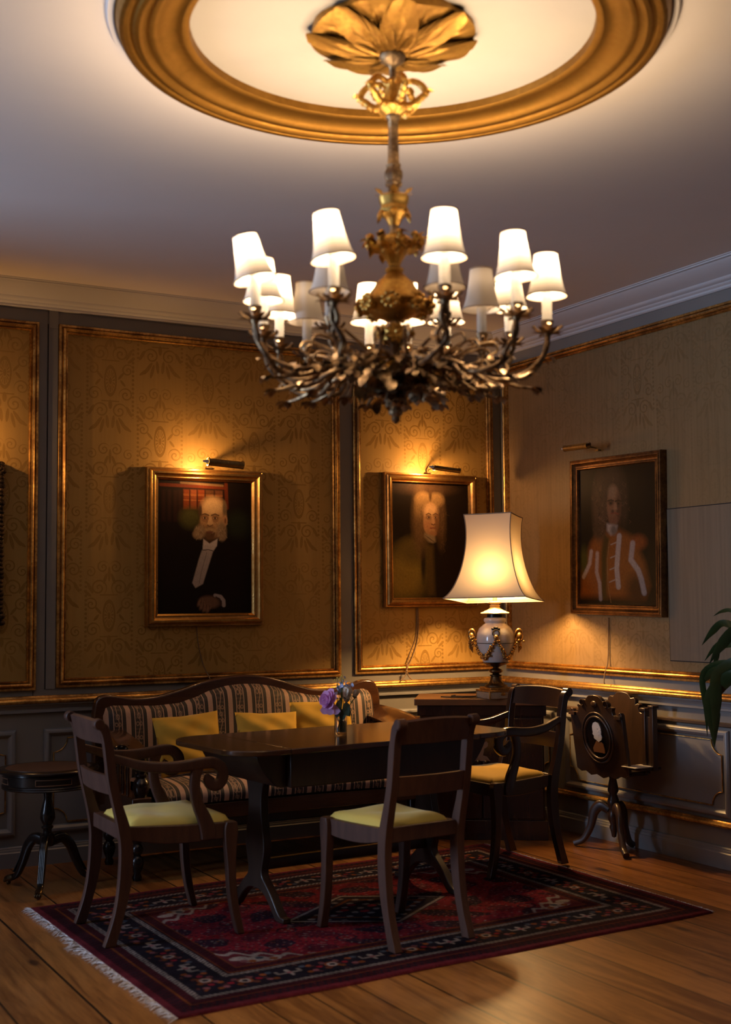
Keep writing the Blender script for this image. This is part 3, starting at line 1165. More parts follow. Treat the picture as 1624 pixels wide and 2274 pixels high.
def picture(name, label, loc, rotz, w, h, prof, fmat, art, tilt=0.0, lean=0.0, thick=None):
    """frame and canvas; local x along the wall, z up, origin at the middle of the back"""
    t = thing(name, label, 'painting', loc)
    t.rotation_euler = (lean, tilt, rotz)
    bm = BM()
    ring_frame(bm, -w / 2, -h / 2, w / 2, h / 2, prof)
    obj('frame', bm, fmat, t, smooth=28)
    ins = prof[-1][0]
    d = prof[-1][1]
    cw, ch = w - 2 * ins, h - 2 * ins
    H_, W_ = art.shape[:2]
    u, v = np.meshgrid(np.linspace(-cw / 2, cw / 2, W_), np.linspace(ch / 2, -ch / 2, H_))
    P = np.stack([u, np.full_like(u, -d), v], -1)
    grid_obj('canvas', P, 'oil', t, art, smooth=False)
    bm = BM(); add_box(bm, (0, -d / 2 + .002, 0), (cw + .01, d - .006, ch + .01))
    obj('backing', bm, 'black', t, smooth=0)
    return t


PF1 = [(0, 0), (0, .030), (.003, .036), (.008, .037), (.011, .034), (.013, .034), (.016, .048), (.024, .058), (.034, .058), (.040, .050), (.043, .044), (.050, .040), (.052, .041), (.056, .041), (.058, .036), (.064, .030), (.068, .024), (.070, .019)]
PF2 = [(0, 0), (0, .036), (.003, .042), (.009, .042), (.012, .038), (.014, .040), (.020, .052), (.030, .056), (.040, .050), (.046, .038), (.049, .034), (.051, .037), (.054, .037), (.057, .028), (.058, .020)]
PF3 = [(0, 0), (0, .040), (.003, .045), (.008, .046), (.011, .042), (.014, .042), (.017, .048), (.022, .048), (.026, .040), (.036, .030), (.046, .028), (.050, .034), (.055, .034), (.059, .026), (.061, .020)]
picture('portrait_painting', 'gilt framed portrait of a bald man with white side whiskers and a white shirt front', (-2.037, -.003, 1.656), 0, .698, .878, PF1, 'frame1', portrait_one())
picture('portrait_painting', 'gold framed portrait of a man in a long pale parted wig, behind the table lamp', (-.550, -.003, 1.719), 0, .672, .820, PF2, 'frame2', portrait_two())
picture('portrait_painting', 'dark bronze framed portrait of a curly wigged man in an orange coat with white braid', (-.003, -1.147, 1.703), R(-90), .778, .895, PF3, 'frame3', portrait_three() * .68, tilt=R(1.2), lean=0)

# the carved frame that just enters the picture on the left
t = thing('portrait_painting', 'blackened carved picture frame cut off at the left edge, on the left wall panel', 'painting', (-3.50, -.003, 1.66))
bm = BM()
ring_frame(bm, -.335, -.42, .335, .42, [(0, 0), (0, .03), (.008, .045), (.02, .05), (.035, .04), (.05, .05), (.06, .045), (.07, .03), (.075, .02)])
for i in range(150):
    s = i / 150 * 4
    e, q = int(s), (s % 1) * 2 - 1
    x, z = ((q * .335, .41), (.325, -q * .42), (-q * .335, -.41), (-.325, q * .42))[e]
    add_ball(bm, (x, -.042, z), (.013 + random.random() * .008, .012, .013 + random.random() * .008), 7, 5)
for sx in (-1, 1):
    for sz in (-1, 1):
        for k in range(5):
            add_ball(bm, (sx * (.335 - .012 * k), -.04, sz * (.418 + .006 - .012 * (4 - k))), .018, 8, 6)
obj('frame', bm, 'carved', t, smooth=50)
bm = BM(); add_box(bm, (0, -.012, 0), (.55, .02, .70)); obj('canvas', bm, 'ebony', t, smooth=0)


# ---------------------------------------------------------------- picture lights
def picture_light(label, loc, rotz, ln, bracket_x, lit, drop=0.0, reach=.14, skew=0.0, r=.019):
    """half-open brass tube on a curved arm clipped to the top of a frame; origin at the middle of the tube"""
    t = thing('picture_light', label, 'picture light', loc, rotz, 'picture lights over the portraits')
    t.rotation_euler = (0, skew, rotz)
    bm = BM()
    a0, a1, n = R(-70), R(200), 16
    rows = []
    for x in (-ln / 2, ln / 2):
        for rr in (r, r - .0022):
            rows.append([bm.verts.new((x, rr * math.cos(a0 + (a1 - a0) * i / n + R(205)), rr * math.sin(a0 + (a1 - a0) * i / n + R(205) - R(90)) if False else rr * math.sin(a0 + (a1 - a0) * i / n + R(205)))) for i in range(n + 1)])
    A, B, D, E_ = rows
    for p, q in ((A, D), (B, E_), (A, B), (D, E_)):
        for i in range(n):
            bm.faces.new((p[i], p[i + 1], q[i + 1], q[i]))
    for i in (0, n):
        bm.faces.new((A[i], D[i], E_[i], B[i]))
    for x in (-ln / 2, ln / 2):
        add_lathe(bm, [(r + .001, -.003), (r + .001, .003)], (x, 0, 0), 20, Matrix.Rotation(R(90), 4, 'Y'), caps=False)
    obj('tube_shade', bm, 'brass', t, smooth=40)
    bm = BM()
    add_lathe(bm, [(.009, 0), (.009, .014), (.006, .020), (.006, .030)], (-ln / 2, 0, 0), 14, Matrix.Rotation(R(-90), 4, 'Y'))
    obj('end_knob', bm, 'white' if lit else 'marble', t, smooth=40)
    bm = BM()
    add_tube(bm, [(bracket_x, -.002, -.010), (bracket_x - .01, .03, .002), (bracket_x - .012, .06, .004), (bracket_x - .008, reach * .8, -.002 + drop), (bracket_x, reach - .02, -.012 + drop)], .0042, 8)
    add_box(bm, (bracket_x, reach - .02, -.0165 + drop), (.03, .022, .009))
    obj('arm', bm, 'brass', t, smooth=50)
    bm = BM()
    add_ball(bm, (-ln * .18, 0, -.004), (ln * .25, .008, .008), 12, 8)
    obj('bulb', bm, 'bulbglass', t)
    return t


PLS = [picture_light('brass picture light glowing above the portrait of the bald whiskered man', (-1.975, -.165, 2.118), 0, .205, -.05, True, 0.0, .145, R(3), .023),
       picture_light('dark brass picture light glowing above the portrait of the pale wigged man', (-.520, -.165, 2.150), 0, .185, -.05, True, 0.0, .145, R(4), .016),
       picture_light('unlit brass picture light above the portrait of the man in the orange coat', (-.165, -.985, 2.213), R(-90), .205, .03, False, 0.0, .150, R(1.0))]
for (lx, ly, lz, w) in ((-2.075, -.145, 2.110, PIC_W), (-.600, -.145, 2.140, PIC_W), (-3.44, -.15, 2.19, PIC_W * 1.1)):
    light('picture_bulb', 'POINT', (lx, ly, lz), w, WARM2, .008)
picture_light('brass picture light above the carved frame cut off at the left edge', (-3.46, -.17, 2.20), 0, .21, -.05, True, 0.0, .150)

# ---------------------------------------------------------------- picture cords
for own, (lab, pts) in zip(PLS, (('thin brown cord hanging below the portrait of the bald man to the dado', [(-2.085, -.010, 1.213), (-2.075, -.010, 1.12), (-2.045, -.010, 1.00), (-2.020, -.040, .93), (-2.012, -.055, .885), (-2.01, -.053, .872)]),
                 ('two brown cords knotted together hanging below the portrait of the pale wigged man', [(-.650, -.010, 1.305), (-.650, -.010, 1.22), (-.660, -.010, 1.12), (-.705, -.012, 1.02), (-.742, -.040, .945), (-.748, -.045, .92), (-.765, -.050, .89), (-.795, -.053, .872)]),
                 ('thin brown cord hanging below the portrait in the dark bronze frame', [(-.010, -1.045, 1.243), (-.010, -1.040, 1.12), (-.014, -1.036, 1.0), (-.040, -1.040, .93), (-.055, -1.048, .885), (-.053, -1.052, .872)]))):
    bm = BM()
    add_tube(bm, pts, .0032, 7, 5)
    if 'two' in lab:
        q = [(-.641, -.010, 1.305), (-.640, -.012, 1.20), (-.650, -.012, 1.10), (-.690, -.014, 1.0), (-.738, -.042, .945), (-.746, -.047, .92), (-.735, -.050, .89), (-.715, -.053, .872)]
        add_tube(bm, q, .0032, 7, 5)
        add_ball(bm, (-.747, -.046, .925), (.009, .007, .007), 8, 6)
    bmesh.ops.transform(bm, matrix=own.matrix_basis.inverted(), verts=bm.verts)
    obj('cord', bm, 'cord', own, smooth=60)['label'] = lab

# ================================================================ RUG
RUGC = [(-3.235, -.955), (-3.195, -2.690), (-.711, -2.536), (-.690, -.765)]      # far-left, near-left, near-right, far-right


def rug_colours(nu, nv, L, W):
    u, v = np.meshgrid(np.linspace(0, L, nu), np.linspace(0, W, nv), indexing='ij')
    e = np.stack([u, L - u, v, W - v], -1)
    d = e.min(-1)
    side = e.argmin(-1)
    s = np.where(side < 2, v, u)                      # running along that side
    A = np.zeros((nu, nv, 3))
    red, mar, navy = np.array((.210, .014, .026)), np.array((.060, .010, .016)), np.array((.013, .010, .018))
    white, orange, blue, pink = np.array((.43, .37, .36)), np.array((.26, .075, .022)), np.array((.06, .075, .11)), np.array((.28, .10, .12))
    A[:] = red
    def put(m, c):
        A[m] = c
    put(d < .40, mar)
    put(d < .030, np.array((.14, .020, .032)))
    zig = np.abs(((s / .030) % 1) - .5) * 2
    put((d > .030) & (d < .085) & (np.abs((d - .057) / .022 - (zig * 2 - 1)) < .5), navy)
    put((d > .086) & (d < .092), orange * .7)
    put((d > .094) & (d < .125) & (np.abs(((s + d * .6) / .026 % 1) - .5) < .22), np.array((.035, .010, .016)))
    for g0 in (.128, .312):
        m = (d > g0) & (d < g0 + .026)
        put(m, white * .60)
        put(m & ((((s + (d - g0) * .8) / .021) % 1) < .36), navy)
        put((d > g0 + .026) & (d < g0 + .031), navy)
    put((d > .159) & (d < .312), navy)
    # main border: stepped beasts, rosettes and small blossoms
    c = d - .2355
    per = .36
    q = ((s / per) % 1 - .5) * per
    rn = np.hypot(q, c)
    an = np.arctan2(c, q)
    star = (.024 + .014 * np.cos(an * 4 + .4 * np.sin(q * 90))) > rn
    mainb = (d > .162) & (d < .309)
    put(mainb & star, white * .6)
    put(mainb & (np.abs(np.abs(q) - .046) < .006) & (np.abs(c - .014) < .018), white * .5)
    put(mainb & (np.abs(np.abs(q) - .032) < .016) & (np.abs(c + .004) < .006), white * .5)
    put(mainb & (rn < .011), pink)
    q2 = (((s + per / 2) / per) % 1 - .5) * per
    r2_ = np.hypot(q2, c)
    put(mainb & (r2_ < .030), orange * .8); put(mainb & (r2_ < .022), white * .8); put(mainb & (r2_ < .012), navy)
    for off, cc, col in ((.095, .030, orange), (.095, -.030, pink * .8), (.125, .0, red), (.070, -.036, orange * .7), (.070, .038, blue), (.150, .030, pink * .6), (.150, -.030, orange * .6)):
        qq = np.abs(q) - off
        put(mainb & (np.hypot(qq, c - cc) < .013), col)
    lat = (np.sin(s * 61) * np.sin(c * 90 + s * 19)) > .80
    put(mainb & lat & (rn > .08), np.array((.085, .03, .03)))
    # inner lines
    put((d > .346) & (d < .352), orange * .6)
    put((d > .355) & (d < .392) & (np.abs((d - .373) / .015 - (zig * 2 - 1)) < .45), np.array((.025, .008, .014)))
    put((d > .394) & (d < .400), orange * .7)
    # field
    f = d > .400
    cu, cv = u - L / 2, v - W / 2
    fu, fv = L / 2 - .40, W / 2 - .40
    blot = np.sin(cu * 15 + np.sin(cv * 9) * 1.4) * np.sin(cv * 17 + np.sin(cu * 11))
    put(f & (blot > .42), np.array((.028, .012, .026)))
    put(f & (blot < -.55), np.array((.095, .012, .024)))
    cells = rng.random((nu, nv))
    sm = np.sin(cu * 121 + 3 * np.sin(cv * 23)) * np.sin(cv * 133 + 2.6 * np.sin(cu * 29))
    put(f & (sm > .70), np.array((.040, .014, .030)))
    put(f & (sm < -.84), np.array((.21, .050, .065)))
    sp = np.sin(cu * 96 + 2 * np.sin(cv * 41)) * np.sin(cv * 83 + 2 * np.sin(cu * 37))
    put(f & (sp > .93), white * .60)
    put(f & (sp < -.94), orange * .8)
    # small ringed rosettes over the field
    gx, gy = .31, .235
    ru, rv = ((cu / gx + .5 * np.floor(cv / gy % 2)) % 1 - .5) * gx, ((cv / gy) % 1 - .5) * gy
    rr = np.hypot(ru, rv * 1.15)
    put(f & (rr < .046) & (rr > .036), np.array((.03, .012, .028)))
    put(f & (np.abs(np.abs(ru) - .016) < .005) & (np.abs(np.abs(rv) - .014) < .004), white * .55)
    put(f & (rr < .006), orange)
    # centre medallion
    ad = np.abs(cu) / .46 + np.abs(cv) / .30
    stp = np.floor(ad * 14) / 14
    put(f & (stp < .86), np.array((.022, .015, .026)))
    put(f & (ad > .84) & (ad < .90), white * .65)
    put(f & (stp < .60) & (stp > .50), orange * .55)
    put(f & (ad < .80) & (np.sin(cu * 58) * np.sin(cv * 66) > .62), white * .55)
    put(f & (ad < .45) & (np.sin(cu * 44) * np.sin(cv * 52) < -.6), red)
    # corner pieces
    ccu, ccv = fu - np.abs(cu), fv - np.abs(cv)
    tri = ccu / .30 + ccv / .20
    put(f & (tri < 1.0), np.array((.12, .020, .030)))
    edge = np.abs(tri - 1.0 + .10 * np.sin(ccu * 70)) < .07
    put(f & edge, white * .7)
    blob = (np.hypot(ccu - .10, (ccv - .055) * 1.5) < .052) | (np.hypot(ccu - .165, (ccv - .03) * 1.6) < .036) | (np.hypot(ccu - .05, (ccv - .095) * 1.4) < .036)
    put(f & blob, white * .85)
    for a, b, col in ((.085, .04, orange), (.125, .065, blue), (.055, .055, pink * .8), (.170, .030, orange)):
        put(f & (np.hypot(ccu - a, ccv - b) < .017), col)
    A *= (1 + .16 * rng.normal(0, 1, (nu, nv, 1))).clip(.5, 1.6)
    ab = 1 + .18 * np.sin(v * 21 + np.sin(u * 3) * 2)[..., None] * np.sin(u * 2.3 + 1)[..., None]
    mott = (np.sin(u * 31 + 3 * np.sin(v * 13)) * np.sin(v * 37 + 2.5 * np.sin(u * 17)))[..., None]
    return (A * ab * (.46 + .10 * mott)).clip(0, 1)


nu, nv = 520, 360
a0, a1, a2, a3 = [np.array(q) for q in RUGC]
U, Vv = np.meshgrid(np.linspace(0, 1, nu), np.linspace(0, 1, nv), indexing='ij')
U_, V_ = U[..., None], Vv[..., None]
xy = a0 * (1 - U_) * (1 - V_) + a1 * (1 - U_) * V_ + a2 * U_ * V_ + a3 * U_ * (1 - V_)
xy[..., 1] += .006 * np.sin(U * 19) * (Vv - .5)
edge = np.minimum(np.minimum(U, 1 - U) * 2.5, np.minimum(Vv, 1 - Vv) * 1.75)
zz = .0085 * np.clip(edge / .006, 0, 1) ** .5 + .001
zz += .0010 * np.sin(U * 27) * np.sin(Vv * 17)
rug = thing('persian_rug', 'dark red Persian rug with navy border and white fringe on the floorboards', 'rug', (0, 0, 0))
grid_obj('pile', np.concatenate([xy, zz[..., None]], -1), 'rug', rug, rug_colours(nu, nv, 2.51, 1.75))
for A0, A1, nrm, ln in ((a0, a1, (-1, 0), .045), (a3, a2, (1, 0), .020)):
    bm = BM()
    for i in range(330):
        q = (i + random.random()) / 330
        p = A0 + (A1 - A0) * q
        l = ln * random.uniform(.55, 1.1) * (1.4 if .40 < q < .50 else 1)
        an = random.gauss(0, .5)
        dx, dy = nrm[0] * math.cos(an), math.sin(an)
        p0 = Vector((p[0] - nrm[0] * .004, p[1], .006))
        add_tube(bm, [p0, p0 + Vector((dx * l * .5, dy * l * .5, .004 * random.random())), p0 + Vector((dx * l, dy * l + random.gauss(0, .006), -.0035))], [.0020, .0018, .0009], 4, 1)
    o = obj('fringe', bm, 'fringe', rug, smooth=60, recalc=False)
    o['kind'] = 'stuff'

# ================================================================ CHAIRS
BACK = [(-.064, .862), (-.052, .848), (-.031, .805), (-.018, .711), (-.006, .623), (.014, .534), (.033, .445), (.043, .357), (.036, .219), (.017, .110), (-.020, .0)]
FRONT = [(-.028, .868), (-.008, .848), (.004, .800), (.016, .744), (.028, .638), (.049, .548), (.076, .468), (.090, .405), (.092, .282), (.072, .163), (.026, .0)]


def fine(pts, k=4):
    return [(p.x, p.z) for p in smooth_path([(a, 0, b) for a, b in pts], k)]


def pos(x, rw, fw):
    return rw + (fw - rw) * max(0, min(1, (x - .06) / .42))


def make_chair(label, arms, rw, fw, wd, cush, loc, rotz, group, depth=.50):
    t = thing('armchair' if arms else 'dining_chair', label, 'chair', loc, rotz, group)
    out = fine(BACK) + fine(FRONT)[::-1]
    for s in (1, -1):
        bm = BM()
        add_prism(bm, out, s * rw - .017, s * rw + .017, lambda u, v, w: Vector((u, w, v)))
        add_lathe(bm, [(.0, -.021), (.018, -.021), (.022, -.017), (.022, .017), (.018, .021), (.0, .021)], (-.046, s * rw, .860), 18, Matrix.Rotation(R(90), 4, 'X'))
        obj('back_post', bm, wd, t, bevel=.0035)
    # crest rail, mid rail
    bm = BM()
    ys_ = [-rw + .01, -rw * .5, 0, rw * .5, rw - .01]
    bend = [0, -.016, -.021, -.016, 0]
    rows = []
    for y_, b_ in zip(ys_, bend):
        rise = .008 * (1 - (y_ / rw) ** 2)
        rows.append((y_, b_, rise))
    R8 = []
    N = 12
    for i in range(N + 1):
        q = i / N * 2 - 1
        y_, b_, rise = q * (rw - .012), -.022 * (1 - q * q), .010 * (1 - q * q)
        R8.append([bm.verts.new(p) for p in ((-.026 + b_, y_, .782), (-.048 + b_, y_, .866 + rise), (-.034 + b_, y_, .872 + rise), (-.024 + b_, y_, .868 + rise), (-.004 + b_, y_, .782))])
    for a, b in zip(R8, R8[1:]):
        for j in range(5):
            m = (j + 1) % 5
            bm.faces.new((a[j], a[m], b[m], b[j]))
    bm.faces.new(R8[0]); bm.faces.new(R8[-1][::-1])
    obj('crest_rail', bm, wd, t, smooth=35)
    bm = BM()
    R8 = []
    for i in range(N + 1):
        q = i / N * 2 - 1
        y_, b_ = q * (rw - .012), -.018 * (1 - q * q)
        R8.append([bm.verts.new(p) for p in ((.008 + b_, y_, .580), (-.006 + b_, y_, .656), (.012 + b_, y_, .656), (.026 + b_, y_, .580))])
    for a, b in zip(R8, R8[1:]):
        for j in range(4):
            m = (j + 1) % 4
            bm.faces.new((a[j], a[m], b[m], b[j]))
    bm.faces.new(R8[0]); bm.faces.new(R8[-1][::-1])
    obj('mid_rail', bm, wd, t, smooth=35)
    # seat frame
    bm = BM()
    fx = depth - .02
    for s in (1, -1):
        top = [(.075, .452), (.20, .447), (.35, .444), (fx, .446)]
        bot = [(fx, .386), (.36, .374), (.22, .376), (.085, .398)]
        poly = fine(top, 3) + fine(bot, 3)
        add_prism(bm, poly, -.013, .013, lambda u, v, w, s=s: Vector((u, s * (pos(u, rw, fw) - .012) + w, v)))
    add_box(bm, (.066, 0, .425), (.026, 2 * rw - .02, .058))
    add_box(bm, (fx - .004, 0, .414), (.028, 2 * fw - .03, .060))
    obj('seat_frame', bm, wd, t, bevel=.003)
    # drop-in seat
    nu_, nv_ = 25, 25
    a = np.linspace(-1, 1, nu_); b = np.linspace(-1, 1, nv_)
    Aq, Bq = np.meshgrid(a, b, indexing='ij')
    rim = np.maximum(np.abs(Aq), np.abs(Bq))
    xs = .088 + (fx - .004 - .088) * (Aq + 1) / 2
    half = rw - .028 + (fw - rw + .008) * (xs - .06) / .42
    ysn = Bq * half
    pw = np.clip(1 - rim ** 5, 0, 1) ** .5
    zs = .446 + .034 * pw + .007 * (1 - Aq ** 2) * (1 - Bq ** 2) - .011 * np.exp(-((Aq + .1 - .3 * Bq) ** 2) / .10) * (1 - Bq ** 2) + .004 * np.sin(Aq * 4 + Bq * 3) * pw
    Pq = np.stack([xs, ysn, zs], -1)
    Pb = Pq[:, ::-1].copy(); Pb[..., 2] = .440
    cu_ = grid_obj('seat_cushion', Pq, cush, t)
    bm = BM()
    bm.from_mesh(cu_.data)
    ed = [e_ for e_ in bm.edges if e_.is_boundary]
    ex = bmesh.ops.extrude_edge_only(bm, edges=ed)
    for v_ in [g for g in ex['geom'] if isinstance(g, bmesh.types.BMVert)]:
        v_.co.z = .432
    bmesh.ops.recalc_face_normals(bm, faces=bm.faces)
    bm.to_mesh(cu_.data); bm.free()
    for p in cu_.data.polygons:
        p.use_smooth = True
    # front legs
    fr_ = [(.0, .450), (.010, .440), (.012, .40), (.004, .30), (.006, .20), (.018, .10), (.040, .0)]
    bk_ = [(-.036, .450), (-.044, .42), (-.042, .36), (-.034, .28), (-.030, .20), (-.016, .10), (.010, .0)]
    poly = fine(fr_, 4) + fine(bk_, 4)[::-1]
    for s in (1, -1):
        bm = BM()
        add_prism(bm, [(u + fx, v) for u, v in poly], s * fw - .020, s * fw + .018, lambda u, v, w: Vector((u, w, v)))
        obj('leg', bm, wd, t, bevel=.004)
    if arms:
        for s in (1, -1):
            bm = BM()
            path = [(.012, s * rw, .726), (.06, s * (rw + .006), .710), (.13, s * (rw + .018), .688), (.22, s * (rw + .034), .678), (.30, s * (rw + .044), .680), (.38, s * (rw + .050), .688),
                    (.425, s * (rw + .050), .682), (.452, s * (rw + .050), .654), (.452, s * (rw + .050), .618), (.430, s * (rw + .050), .596), (.404, s * (rw + .050), .600), (.394, s * (rw + .050), .620), (.404, s * (rw + .050), .636)]
            add_sweep(bm, path, [.030, .034, .040, .044, .046, .046, .046, .046, .046, .046, .044, .042, .040], [.030, .034, .036, .036, .036, .036, .034, .034, .032, .030, .026, .022, .018], Vector((0, 1, 0)), 5, 16, 4)
            sup = [(.352, s * (rw + .048), .678), (.338, s * (rw + .048), .630), (.338, s * (rw + .048), .575), (.352, s * (rw + .046), .520), (.376, s * (pos(.37, rw, fw)), .470), (.392, s * (pos(.39, rw, fw)), .420), (.394, s * (pos(.39, rw, fw)), .385)]
            add_sweep(bm, sup, [.046, .042, .042, .046, .056, .066, .060], .030, Vector((0, 1, 0)), 5, 14, 4)
            # turn sweep so width runs across
            obj('arm', bm, wd, t, smooth=35)
    return t


G = 'mahogany chairs with yellow seats around the table'
make_chair('faded mahogany armchair with yellow seat at the left end of the long table', True, .213, .272, 'chairwood', 'seatyellow', (-3.128, -1.553, .0120), R(-1), G, .52)
make_chair('armless mahogany chair with pale yellow seat standing nearest, in front of the long table', False, .180, .198, 'chairwood', 'seatyellow', (-2.028, -2.383, .0120), R(96), G, .485)
make_chair('dark polished armchair with yellow seat at the right end of the table, before the cabinet', True, .205, .272, 'chairdark', 'yellow', (-.668, -1.225, .0120), R(184), G, .52)

# ================================================================ TABLE
tb = thing('sofa_table', 'long dark mahogany drop-leaf table with a flower glass on it, before the sofa', 'table', (-1.952, -1.525, .0120), R(4.2))
HW, HL, LF = .365, .490, .245
bm = BM(); add_box(bm, (0, 0, .720), (2 * HL - .002, 2 * HW, .024)); obj('table_top', bm, 'tablewood', tb, bevel=.004)
for s in (-1, 1):
    pts = [(s * HL, -HW)]
    rc = .17
    for i in range(11):
        a = R(-90 + 9 * i)
        pts.append((s * (HL + LF - rc + rc * math.cos(a)), -HW + rc + rc * math.sin(a)))
    for i in range(11):
        a = R(9 * i)
        pts.append((s * (HL + LF - rc + rc * math.cos(a)), HW - rc + rc * math.sin(a)))
    pts.append((s * HL, HW))
    bm = BM(); add_prism(bm, pts, .7085, .7315, lambda u, v, w: Vector((u, v, w)))
    obj('drop_leaf', bm, 'tablewood', tb, bevel=.004)
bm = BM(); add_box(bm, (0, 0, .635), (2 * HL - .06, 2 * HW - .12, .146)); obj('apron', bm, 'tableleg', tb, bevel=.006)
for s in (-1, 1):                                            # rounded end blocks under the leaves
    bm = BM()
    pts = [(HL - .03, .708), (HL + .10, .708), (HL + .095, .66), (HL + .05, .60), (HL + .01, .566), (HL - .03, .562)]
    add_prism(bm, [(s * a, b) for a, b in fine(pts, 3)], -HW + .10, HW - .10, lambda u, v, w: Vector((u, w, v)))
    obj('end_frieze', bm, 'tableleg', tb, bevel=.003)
ly = [(.085, .575), (.070, .54), (.058, .48), (.062, .41), (.078, .34), (.084, .28), (.070, .22), (.060, .185), (.066, .16), (.092, .138), (.140, .098), (.196, .040), (.222, .022)]
lyd = [(.222, .0), (.186, .0), (.160, .020), (.118, .062), (.070, .094), (.030, .104), (.0, .106)]
half = fine(ly, 3) + [(.250, .022), (.250, .0)] + fine(lyd, 3)
for s in (-1, 1):
    bm = BM()
    full = half + [(-a, b) for a, b in half[::-1]]
    add_prism(bm, full, s * .450 - .019, s * .450 + .019, lambda u, v, w: Vector((w, u, v)))
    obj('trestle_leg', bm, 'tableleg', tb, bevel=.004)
bm = BM(); add_sweep(bm, [(-.44, 0, .20), (0, 0, .20), (.44, 0, .20)], .032, .05, Vector((0, 0, 1)), 5, 10, 1); obj('stretcher', bm, 'tableleg', tb)

# ================================================================ SOFA
sf = thing('sofa', 'mahogany humpback sofa upholstered in black and cream striped silk, against the back wall', 'sofa', (-1.850, -.40, 0))
SX, SY = 1.850, .40                        # subtract the origin
OUT = [(-2.708, .60), (-2.712, .72), (-2.705, .80), (-2.685, .852), (-2.640, .866), (-2.560, .854), (-2.476, .842), (-2.36, .848), (-2.223, .880), (-2.10, .915), (-2.0, .934), (-1.90, .944), (-1.838, .945),
       (-1.74, .934), (-1.62, .904), (-1.50, .868), (-1.404, .848), (-1.30, .846), (-1.20, .864), (-1.12, .886), (-1.07, .890), (-1.030, .876), (-1.003, .836), (-.993, .78), (-.992, .70), (-.995, .60)]
TOPF = [(-2.660, .770), (-2.648, .800), (-2.610, .812), (-2.50, .806), (-2.38, .800), (-2.245, .808), (-2.15, .834), (-2.064, .868), (-1.97, .890), (-1.878, .897), (-1.78, .894), (-1.687, .878), (-1.58, .846), (-1.46, .820),
        (-1.36, .808), (-1.26, .810), (-1.17, .832), (-1.11, .842), (-1.070, .826), (-1.050, .79)]
bm = BM()
poly = fine(OUT, 3) + [(-.995, .30), (-2.708, .30)]
add_prism(bm, [(a + SX, b) for a, b in poly], -.150 + SY, -.098 + SY, lambda u, v, w: Vector((u, w, v)))
obj('back_frame', bm, 'sofawood', sf, smooth=35, bevel=.010)
xs_ = np.array([p[0] for p in TOPF]); zs_ = np.array([p[1] for p in TOPF])
nu_, nv_ = 121, 22
ux = np.linspace(xs_[0], xs_[-1], nu_)
# denser near the ends so that the stripe turns round the corner
top = np.interp(ux, xs_, zs_)
t_ = np.linspace(0, 1, nv_)
Pq = np.zeros((nu_, nv_, 3))
for j, tt in enumerate(t_):
    zz_ = .40 + (top - .40) * tt
    edge_u = np.clip(np.minimum(ux - ux[0], ux[-1] - ux) / .06, 0, 1)
    puff = .050 * np.sqrt(np.clip(1 - ((tt - .5) * 2) ** 8, 0, 1)) * np.sqrt(np.clip(1 - (1 - edge_u) ** 2, 0, 1)) + .012 * math.sin(PI * tt)
    Pq[:, j] = np.stack([ux + SX, -.148 - puff + SY - .03 * (1 - tt), zz_], -1)
grid_obj('striped_back', Pq, 'stripe', sf)
# seat
prof = [(-.13, .425), (-.20, .440), (-.32, .448), (-.46, .450), (-.60, .444), (-.670, .430), (-.702, .408), (-.712, .380), (-.706, .350)]
pf = smooth_path([(0, a, b) for a, b in prof], 4)
ux = np.linspace(-2.545, -1.150, 81)
Pq = np.zeros((len(ux), len(pf), 3))
eu = np.clip(np.minimum(ux - ux[0], ux[-1] - ux) / .05, 0, 1)
for j, q in enumerate(pf):
    Pq[:, j] = np.stack([ux + SX, np.full_like(ux, q.y + SY), .35 + (q.z - .35) * (.80 + .20 * np.sqrt(1 - (1 - eu) ** 2)) + .010 * np.sin((ux + 2.545) / 1.395 * PI)], -1)
grid_obj('striped_seat', Pq, 'stripe', sf)
bm = BM()
add_box(bm, (0, -.680 + SY, .310), (1.60, .036, .078)); add_box(bm, (0, -.13 + SY, .33), (1.66, .04, .08))
for s in (-1, 1):
    add_box(bm, (s * .775, -.40 + SY, .335), (.10, .56, .13))
add_box(bm, (0, -.40 + SY, .345), (1.5, .52, .05))
obj('seat_rail', bm, 'sofawood', sf, bevel=.006)
LEGP = [(.020, 0), (.024, .015), (.017, .035), (.028, .060), (.033, .085), (.028, .108), (.017, .120), (.026, .135), (.030, .150), (.024, .166), (.017, .175), (.029, .195), (.034, .220), (.034, .275)]
